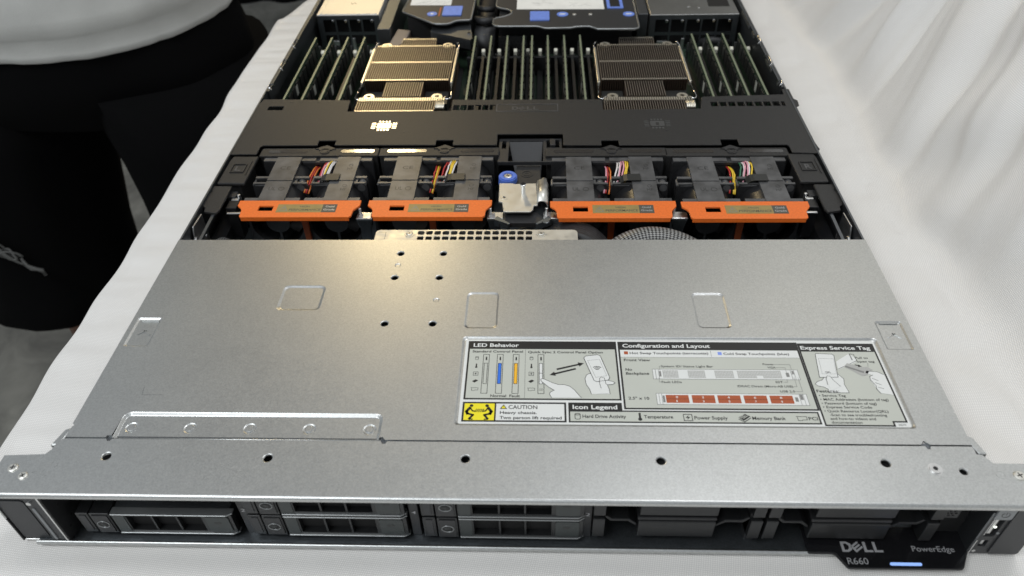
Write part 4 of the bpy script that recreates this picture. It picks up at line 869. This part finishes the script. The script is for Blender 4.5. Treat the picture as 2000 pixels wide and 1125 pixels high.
# ------------------------------------------------------------------ main board, memory, heat sinks
b = MB('pcb_green'); b.box(-213,213,306,700,2.0,4.2); mb_ = b.build('main_board', srv)
rr = random.Random(5)
b = MB('chip_black')
for i in range(150):
    x = rr.uniform(-210,205); y = rr.uniform(522,600); s1 = rr.uniform(1,5); b.box(x,x+s1,y,y+rr.uniform(1,4),4.2,4.2+rr.uniform(0.6,4))
o = b.build('small_components', mb_); o['kind'] = 'stuff'
b = MB('bright_steel')
for i in range(40):
    x = rr.uniform(-50,60); y = rr.uniform(505,525); b.box(x,x+rr.uniform(1,3),y,y+rr.uniform(1,3),4.2,4.2+rr.uniform(4,16))
o = b.build('capacitors', mb_); o['kind'] = 'stuff'
DX = [-203.0,-187.2,-171.5,-155.2,-47.2,-32.0,-16.4,-0.8,7.2,22.2,37.8,53.0,159.5,174.2,188.8,204.6]
def memory(x, label):
    r = thing('memory_module', label, 'memory module', (x, 453, 8), 'memory modules standing in their slots')
    MB('pcb_green').box(x-0.62,x+0.62,386,519,7,34.8).build('circuit_board', r)
    MB('pcb_edge').box(x-0.8,x+0.8,386,519,34.8,35.2).build('board_edge', r)
    b = MB('chip_black')
    for k in range(10):
        y = 390+k*12.7
        if k == 4: y += 1
        for sx in (-1, 1): b.box(min(x+sx*0.62,x+sx*1.9),max(x+sx*0.62,x+sx*1.9),y,y+9.6,20,32)
    o = b.build('memory_chips', r)
    b = MB('sticker_grey')
    for sx in (-1,1): b.box(min(x+sx*1.95,x+sx*1.98),max(x+sx*1.95,x+sx*1.98),424,430,22,31)
    b.build('chip_sticker', r)
    return r
ordn = ['leftmost of the four at the left side wall','second of the four from the left side wall','third of the four from the left side wall','nearest the left heat sink in the left bank']
ordm = ['beside the left heat sink in the middle bank','second to the right of the left heat sink','third to the right of the left heat sink','left one of the close central pair','right one of the close central pair','third to the left of the right heat sink','second to the left of the right heat sink','beside the right heat sink in the middle bank']
ordr = ['nearest the right heat sink in the right bank','second of the four right of the right heat sink','third of the four right of the right heat sink','beside the right side wall']
m0 = memory(0.0, ''); tmpl = m0
labs = ['green memory module, '+t for t in ordn+ordm+ordr]
for i, x in enumerate(DX):
    if i == 0: continue
    dup(tmpl, (x,0,0), labs[i])
m0.location.x = DX[0]*S; m0['label'] = labs[0]
# sockets and end latches
for i, x in enumerate(DX):
    for k, xx in enumerate((x, x+(7.7 if i not in (7,) else 4.0))):
        b = MB('chip_black'); b.box(xx-2.6,xx+2.6,384,521,4.2,9.5); so = b.build('memory_socket', srv)
        if k == 1 and i != 8 and i != 3: 
            b = MB('blank_plastic'); b.box(xx-1.3,xx+1.3,388,502,9.5,23); b.build('socket_blank', so)
        b = MB('latch_cream' if k else 'chip_black'); 
        if k: b.plate([(504,9),(509.5,9),(510.5,24),(507,27.5),(503.4,26),(504.5,18)], [], xx-1.7, xx+1.7, axis='x')
        else: b.plate([(520,5),(525,5),(526,22),(523,25),(520,18)], [], xx-1.8, xx+1.8, axis='x')
        b.build('socket_latch', so, bevel=0.6)
b = MB('cable_black'); b.box(-55,65,498,502,4,22); b.build('latch_bar', srv)

def heat_sink(label):
    r = thing('heat_sink', label, 'heat sink', (0, 440, 5), 'finned processor heat sinks')
    b = MB('fin_metal'); n = 38
    for i in range(n):
        x = -36.8+i*73.6/(n-1)
        segs = [(425.4,497.6,35.6)]
        if abs(x+1) < 17: segs.append((398,425.2,34.6))
        if x < 30: segs.append((371.5,396.6,33.8))
        if abs(x-1) < 16: segs.append((501,517,33.8))
        for y0, y1, zz in segs:
            b.use('fin_shade').box(x-0.2,x+0.2,y0,y1,9,zz-0.5); b.use('fin_edge').box(x-0.33,x+0.33,y0,y1,zz-0.5,zz)
    o = b.build('fins', r); o['kind'] = 'stuff'
    b = MB('fin_metal_band')
    for i in range(n-1):                       # folded tabs lock the fins into bright rows
        x = -36.8+(i+0.5)*73.6/(n-1); q = 0.55
        for y, wd, zz in ((461.6,3.0,35.7),(426.6,2.6,35.7),(496.4,2.4,35.7)): b.box(x-q,x+q,y-wd/2,y+wd/2,zz-0.25,zz+0.05*math.sin(i*2.1))
        if x < 36: b.box(x-q,x+q,391.6,396.8,33.6,34.0)
        if x < 29.5: b.box(x-q,x+q,369.8,375.0,33.6,34.0)
        if abs(x-1) < 16: b.box(x-q,x+q,515,517.2,33.6,33.9)
    o = b.build('fin_tabs', r); o['kind'] = 'stuff'
    b = MB('fin_metal_band')
    for k in range(5): b.tube([(30.6+1.5*k,390.4,33.2),(30.6+1.5*k,388.2,34.8),(30.6+1.5*k,380.2,34.6),(30.6+1.5*k,378.6,32.6)], 0.85, 6)
    b.build('curled_fin', r, smooth=True)
    MB('fin_shade').box(-38,37.6,399,517,5,9).build('base_plate', r)
    MB('black_plastic').box(-42,42,372,512,4.2,6).build('socket_frame', r)
    for x0_, x1_ in ((-36.8,-18.6),(16.6,36.8)): MB('chip_black').box(x0_,x1_,400,423,14,26).build('corner_well', r)
    for sx in (-1, 1):
        b = MB('fin_metal_band'); b.box(sx*39.4-1.1,sx*39.4+1.1,424,494,30.2,34.6); b.build('side_rail', r, bevel=0.4)
        MB('chrome').tube([(sx*39.4,494,33),(sx*40.2,500,33),(sx*38.6,505,34),(sx*36.6,507,34)], 0.6, 6).build('wire_clip', r, smooth=True)
        MB('chrome').tube([(sx*39.4,424,33),(sx*40.6,410,32),(sx*41.0,399,32),(sx*38.0,395,33),(sx*34,401,33)], 0.7, 6).build('wire_clip', r, smooth=True)
        for y in (400.4, 503.2):
            b = MB('fin_metal_band'); b.ring((sx*29.2,y),2.0,4.6,31.6,33.4,24); b.use('fin_metal').cyl((sx*29.2,y,14),3.4,17.6,seg=20); b.use('ink_black').cyl((sx*29.2,y,31.6),1.5,0.6,seg=6); b.build('mounting_screw', r)
    return r
h1 = heat_sink('left finned heat sink glowing gold under the warm lamp'); 
h2 = dup(h1, (105.3,-1.5,0), 'right finned heat sink, dull bronze in the shade'); h1.location.x = -0.1022

# ------------------------------------------------------------------ cages and riser cards at the rear
def cage(x0, x1, y, label, m, bays, sub=None):
    r = thing('expansion_cage', label, 'steel cage', ((x0+x1)/2, y, 2), 'steel cages at the rear of the server')
    b = MB(m); b.box(x0,x1,y,700,38.8,40.0); b.box(x0,x0+1,y,700,3,38.8); b.box(x1-1,x1,y,700,3,38.8); b.build('cage_shell', r, bevel=0.4)
    b = MB('tray_steel'); hl = []
    n = bays
    wdt = (x1-x0-10)/n
    for i in range(n):
        for z0_, z1_ in ((6,19),(22,35)): hl.append([(x0+5+i*wdt+0.8,z0_),(x0+5+i*wdt+0.8,z1_),(x0+5+(i+1)*wdt-0.8,z1_),(x0+5+(i+1)*wdt-0.8,z0_)])
    b.plate([(x0,3),(x1,3),(x1,38.8),(x0,38.8)], hl, y, y+1.0, axis='y'); fr = b.build('front_grille', r)
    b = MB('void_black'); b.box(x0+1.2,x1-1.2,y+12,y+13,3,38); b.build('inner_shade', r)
    for i in range(n): MB('chrome').cyl((x0+5+(i+0.5)*wdt+4,y-0.8,33.5),1.6,2.4,'y',12).build('contact_stud', r, bevel=0.4)
    b = MB('bright_steel'); b.box(x0+9,x0+19,y-0.5,y+3,8,13); b.box(x0+33,x0+36,y-1.5,y+1,4,16); b.build('bus_bar', r, bevel=0.4)
    return r
c1 = cage(-211.6,-148,562,'left rear cage with a pale lid, behind the left memory bank','cage_steel',4)
c1['label'] = 'pale lidded steel cage at the rear left, behind the left memory bank'
c2 = cage(123.8,211,553.5,'grey steel cage at the rear right with a dark square opening in its lid','galvanised_steel',5)
MB('void_black').plate([(184,573),(205,573),(207,620),(186,620)], [], 40.0, 40.1).build('lid_opening', c2)
b = MB('bright_steel'); b.cyl((164,574,40),1.8,0.5,seg=12); b.cyl((174,571,40),1.2,0.5,seg=12); b.build('lid_dimple', c2)
MB('cable_black').tube([(176,551,12),(186,547,16),(196,548,14),(206,552,10)], 4, 10).build('cable', c2, smooth=True)
b = MB('cage_steel'); b.box(-209,-150,563.2,564.4,40.0,40.5); b.box(-208,-206.8,566,690,40,40.4); b.build('lid_seam', c1)
b = MB('dark_steel'); b.line([(-182,594),(-180,590),(-178,594),(-176,590)],0.5,40,40.1); b.build('lid_mark', c1)
MB('dark_steel').box(-147,-134,540,700,3,34).build('cage_partition', srv, bevel=0.4); MB('dark_steel').box(112,122,556,700,3,40).build('cage_partition', srv, bevel=0.4)

def riser(outline, label, z=42, rim=True):
    cx = sum(p[0] for p in outline)/len(outline); cy = sum(p[1] for p in outline)/len(outline)
    r = thing('riser_bracket', label, 'riser bracket', (cx, cy, z-3), 'black riser brackets with blue touchpoints')
    MB('ear_plastic').plate(outline, [], z-2.2, z).build('bracket_plate', r, bevel=0.5)
    MB('carrier_edge').tube([(p[0],p[1],z-0.4) for p in outline], 1.0, 6, close=True).build('bracket_rim', r, smooth=True)
    return r
O1 = [(-121.9,660),(-121.8,590),(-123.8,566),(-122.6,562.8),(-90,534.4),(-86,532.6),(-76.5,532.4),(-73.4,534),(-68.5,539.4),(-65,540.6),(-55,541.2),(-53.4,543),(-52.2,592),(-52,660)]
r1 = riser(O1, 'narrow black riser bracket with slanted corner, behind the left heat sink')
MB('paper_white').plate([(-118,579.8),(-76,578.6),(-76,650),(-118,650)], [], 42, 42.3).build('paper_label', r1)
b = MB('ink_mid'); 
for q in range(5): b.line([(-112+q*7,583+q%2*3),(-104+q*7,588+q%3*2)],0.6,42.3,42.34)
b.build('label_drawing', r1)
MB('blue_touch').plate(rrect(-82.6,551,-63.4,574,1), [], 42, 43.2).build('blue_touchpoint', r1, bevel=0.4); MB('blue_touch').cyl((-93,556,42),5.0,0.6,seg=24).build('blue_button', r1); MB('paper_white').cyl((-93,556,42.6),1.8,0.1,seg=6).build('button_mark', r1)
MB('ink_rust').box(-86.5,-85,551,573,42,42.2).build('red_line', r1)
b = MB('void_black'); b.box(-118,-56,555,660,4,38); b.use('dark_steel').plate([(-92,528),(-52,508),(-50,512),(-54,545),(-92,545)], [], 26, 36); b.use('chrome').cyl((-54,521,36),1.6,1.4,seg=12); b.build('riser_body', r1)
O2 = [(-29.6,660),(-29.6,577),(-28.4,573.4),(-24,570),(-17,566.6),(-13.6,562),(-13.4,557),(-16,552.4),(-21,548.6),(-28,545.4),(-30.8,542),(-31,531),(-28.6,526.6),(-24,525.2),(11.5,524.8),(16,522.6),(19.4,519.9),(44,519.9),(49,522.4),(62,523.4),(66.4,519.8),(69.6,516.6),(104,515.8),(108.4,518),(109.4,524),(110,660)]
r2 = riser(O2, 'wide black riser bracket with notched edge between the central memory modules and right cage')
MB('paper_white').plate([(-8.6,566),(79,564),(79,650),(-8.6,650)], [], 42, 42.3).build('paper_label', r2)
rq = random.Random(9); b = MB('ink_mid')
for base in (12, 50):
    for q in range(7): x = base+rq.uniform(-6,14); y = 572+rq.uniform(0,22); b.line([(x,y),(x+rq.uniform(3,9),y+rq.uniform(-3,3))],0.5,42.3,42.34)
b.build('label_drawing', r2)
MB('blue_touch').plate(rrect(5,536.5,24,558,0.8), [], 42, 43.2).build('blue_touchpoint', r2, bevel=0.4)
for x, y in ((37,551.6),(102,550.4)): MB('blue_touch').cyl((x,y,42),5.6,0.6,seg=28).build('blue_button', r2); MB('paper_white').plate(rrect(x-3,y-1,x+3,y+1,0.9), [], 42.6, 42.7).build('button_mark', r2)
for x in (48.6,64.4): screw(x,551.6,42,1.9,r2)
b = MB('blue_touch'); b.plate([(82,565),(98,565),(98,650),(82,650)], [[(85,568),(85,650-3),(95,650-3),(95,568)]], 42, 43); b.use('void_black').plate([(85,568),(95,568),(95,647),(85,647)], [], 42, 42.1); b.build('blue_frame', r2)
b = MB('void_black'); b.box(-26,106,545,660,4,38); b.build('riser_body', r2)
b = MB('blank_plastic'); b.box(-26,2,527,530,6,30)
for j in range(5):
    for i in range(8): b.use('void_black').cyl((-24+i*3.4+(j%2)*1.7,526.9,12+j*3.4),1.2,0.12,'y',8)
b.build('vented_tab', r2)
b = MB('cable_black'); b.box(-50,-30,530,660,4,30); b.tube([(-50,560,34),(-40,552,36),(-32,556,34)], 4, 8); b.tube([(-48,585,36),(-40,577,38),(-33,582,36)], 3, 8); o = b.build('cable_bundle', smooth=True); tag(o, 'black cables between the two riser brackets at the rear', 'cables')
b = MB('connector_beige'); b.plate([(-134,522),(-124,519),(-118,530),(-116,556),(-130,560)], [], 10, 26); b.use('latch_cream').box(-116,-104,516,524,6,26); b.build('power_connector', srv, bevel=1.0)

# ------------------------------------------------------------------ cables near the cover
def bez(p0, p1, p2, p3, n=30):
    o = []
    for i in range(n+1):
        t = i/n; o.append(tuple(((1-t)**3*p0[k]+3*(1-t)**2*t*p1[k]+3*(1-t)*t*t*p2[k]+t**3*p3[k]) for k in range(3)))
    return o
def braid(pts, r, seg, name, label, su=10, sv=2.2):
    b = MB('braided_sleeve'); b.tube(pts, r, seg); n = len(pts); uv = []
    for i in range(n):
        for k in range(seg): uv.append((k/seg*su*2, i*sv))
    R_ = []
    o = b.build(name, smooth=True, uvs=uv+[(0,0)]*4); return tag(o, label, 'cable')
braid(bez((54,184,10),(66,208,37),(108,208,37),(134,184,8),60), 11.0, 40, 'braided_cable', 'thick silver braided cable arching up behind the cover right of centre', 30, 1.1)
braid(bez((-196,188,20),(-199,206,26),(-205,214,20),(-206,226,8),40), 6.0, 28, 'braided_cable', 'thin silver braided cable in the left corner behind the cover', 18, 1.0)
b = MB('cable_black')
for q in range(6): b.tube(bez((14,222-q*3,18+q),(34,226-q*3.5,34+q*0.6),(58,216-q*2.5,36),(66-q*2,190,10),24), 4.8, 10)
o = b.build('ribbon_cable', smooth=True); tag(o, 'soft black cable bundle between the perforated bracket and braided cable', 'cable')

# ------------------------------------------------------------------ the person standing left of the table
pz = thing('person', 'person in a loose grey T-shirt and wide black shorts standing by the table edge', 'person', (-560, 700, -750))
def ellring(cx, cy, z, a, b_, n=48, wob=0.0, seed=0, tilt=0.0):
    R = []
    for i in range(n):
        t = 2*PI*i/n; f = 1+wob*noise.noise(Vector((math.cos(t)*2.2+seed, math.sin(t)*2.2, z/90.0)))
        R.append((cx+a*f*math.cos(t), cy+b_*f*math.sin(t), z+tilt*math.cos(t)))
    return R
# body: skinned skeleton
me = bpy.data.meshes.new('body')
J = [(-560,705,110),(-560,705,260),(-560,710,420),(-560,712,560),(-560,712,640),(-560,705,700),(-560,700,790),(-560,700,850),
     (-480,705,40),(-450,700,-330),(-445,705,-690),(-450,640,-735),
     (-640,705,40),(-712,695,-330),(-728,705,-690),(-735,640,-735),
     (-470,710,600),(-395,700,590),(-350,690,340),(-440,560,300),
     (-650,710,600),(-725,700,590),(-770,690,340),(-680,560,300)]
E_ = [(0,1),(1,2),(2,3),(3,4),(4,5),(5,6),(6,7),(0,8),(8,9),(9,10),(10,11),(0,12),(12,13),(13,14),(14,15),(3,16),(16,17),(17,18),(18,19),(3,20),(20,21),(21,22),(22,23)]
RAD = [120,105,115,120,60,55,92,70,85,55,38,34,85,55,38,34,65,52,40,30,65,52,40,30]
me.from_pydata([tuple(c*S for c in p) for p in J], E_, []); me.materials.append(M['skin'])
bo = bpy.data.objects.new('body', me); col.objects.link(bo); bo.parent = pz; bo.matrix_parent_inverse = Matrix.Translation(-pz.location)
sk = bo.modifiers.new('skin', 'SKIN'); 
for i, r_ in enumerate(RAD): me.skin_vertices[0].data[i].radius = (r_*S, r_*S)
me.skin_vertices[0].data[0].use_root = True
bo.modifiers.new('sub', 'SUBSURF').levels = 2; bo.modifiers['sub'].render_levels = 2
# fingers
for sx, hx in ((1,-440),(-1,-680)):
    for k in range(5):
        bx = hx+(k-2)*17*sx; ln = (46,70,78,72,56)[k]
        MB('skin').tube([(bx,556,300+0),(bx-8*sx,556-ln*0.5,304),(bx-20*sx,556-ln*0.75,290),(bx-26*sx,556-ln*0.8,272)], lambda t: 9.5-2.5*t, 8).build('finger', pz, smooth=True)
# shorts: hips then two wide legs
b = MB('black_cloth')
hip = [ellring(-556,712,z,a,bb,48,0.05,1) for z,a,bb in ((170,170,130),(90,180,140),(10,192,152),(-40,206,158),(-70,212,150),(-105,196,128))]
b.loft(hip, cap=(True, False))
def leg_rings(spec, seed):
    R = []
    for cx, cy, z, a, bb in spec: R.append(ellring(cx,cy,z,a,bb,40,0.10,seed))
    return R
b.loft(leg_rings([(-440,700,-60,112,142),(-428,695,-150,106,135),(-424,692,-250,98,122),(-430,690,-360,104,120),(-426,690,-500,110,122),(-426,690,-512,106,118)], 3), cap=(True, False))
b.loft(leg_rings([(-668,705,-60,112,142),(-682,700,-150,108,135),(-698,694,-250,106,124),(-706,690,-330,104,120),(-714,690,-385,110,122),(-718,690,-416,116,126),(-718,690,-426,110,120)], 8), cap=(True, False))
b.build('shorts', pz, smooth=True)
# shirt
b = MB('shirt_grey'); rows = []
SZ = ((-3,204,170,724),(-1,207,173,724),(6,208,174,724),(24,207,173,724),(26,209,175,724),(60,212,174,724),(110,214,170,724),(180,212,164,722),(280,205,156,718),(400,195,140,714),(520,200,128,712),(590,185,110,712),(625,120,90,712),(650,75,72,710))
SS = []
for A_, B_ in zip(SZ, SZ[1:]):
    nn = max(1, int((B_[0]-A_[0])/14)); SS += [tuple(A_[k]+(B_[k]-A_[k])*q/nn for k in range(4)) for q in range(nn)]
for z, a, bb, cy in SS+[SZ[-1]]:
    R = []
    for i in range(96):
        t = 2*PI*i/96; f = 1+0.035*noise.noise(Vector((math.cos(t)*3, math.sin(t)*3, z/160.0)))+0.02*noise.noise(Vector((math.cos(t)*8+z/70.0, math.sin(t)*8, z/60.0)))+(0.010*math.sin(t*9+z/45.0) if z > 26 else 0.006*math.sin(t*9))
        c_, s_ = math.cos(t), math.sin(t); R.append((-560+a*f*c_, cy+bb*f*s_*(1.0 if s_ > 0 else 1.0), z+5*math.sin(2*t+0.6)*(1 if z < 100 else 0)))
    rows.append(R)
b.loft(rows); s_o = b.build('shirt', pz, smooth=True); s_o.modifiers.new('s','SOLIDIFY').thickness = 0.002
for sx in (-1, 1):
    MB('shirt_grey').loft([[(-560+sx*x, 708+rr_*math.sin(t), z+rr_*math.cos(t)*0.9) for t in [2*PI*i/24 for i in range(24)]] for x, rr_, z in ((120,85,585),(170,78,560),(205,70,470),(222,72,400))]).build('sleeve', pz, smooth=True)
# hair and face
b = MB('hair_black'); R = []
for k in range(9):
    a = PI*0.62*k/8; R.append([(-560+100*math.sin(a)*math.cos(t), 712+108*math.sin(a)*math.sin(t), 830+112*math.cos(a)*0.95) for t in [2*PI*i/24 for i in range(24)]])
b.loft(R[1:], cap=(False,False)); b.add([R[1][i] for i in range(24)], [tuple(range(24))]); b.build('hair', pz, smooth=True)
b = MB('skin'); b.tube([(-560,612,815),(-560,590,790),(-560,606,782)], 10, 8); b.build('nose', pz, smooth=True)
for sx in (-1,1):
    b = MB('paper_white'); b.cyl((-560+sx*34,612,818),11,4,'y',16); b.use('ink_black').cyl((-560+sx*34,610.5,818),5,2,'y',12); b.build('eye', pz)
    MB('skin').tube([(-560+sx*92,700,830),(-560+sx*102,705,810),(-560+sx*94,698,785)], 10, 8).build('ear', pz, smooth=True)
MB('ink_rust').tube([(-585,612,752),(-560,606,749),(-535,612,752)], 5, 6).build('mouth', pz, smooth=True)
# patterned cord hanging by the pocket
b = MB('cord_grey')
for q in range(7):
    pts = []
    for i in range(34):
        t_ = i/33.0; cx = -738+72*t_; cz = -238-30*t_-14*t_*t_; rad = (15-8*t_)
        a = q*2*PI/7+t_*9*(1 if q % 2 else -1); pts.append((cx+2*math.sin(a*2), 562+rad*0.5*math.sin(a), cz+rad*math.cos(a)))
    b.tube(pts, 1.5, 6)
for q in range(4): b.tube([(-668,564,-280-q*3),(-662+q,561,-290-q*2),(-650+q*2,561,-297),(-644,561,-300-q*2)], 2.2, 6)
b.build('drawcord', pz, smooth=True)
# shoes
for fx in (-450, -735):
    R = [[(fx+a*math.cos(t), y, -748+max(0,h_*(0.5+0.5*math.sin(t)))) for t in [2*PI*i/20 for i in range(20)]] for y, a, h_ in ((560,18,18),(580,40,40),(630,48,58),(690,40,80),(740,36,82),(765,22,60))]
    MB('shoe_brown').loft(R, cap=(True,True)).build('shoe', pz, smooth=True)
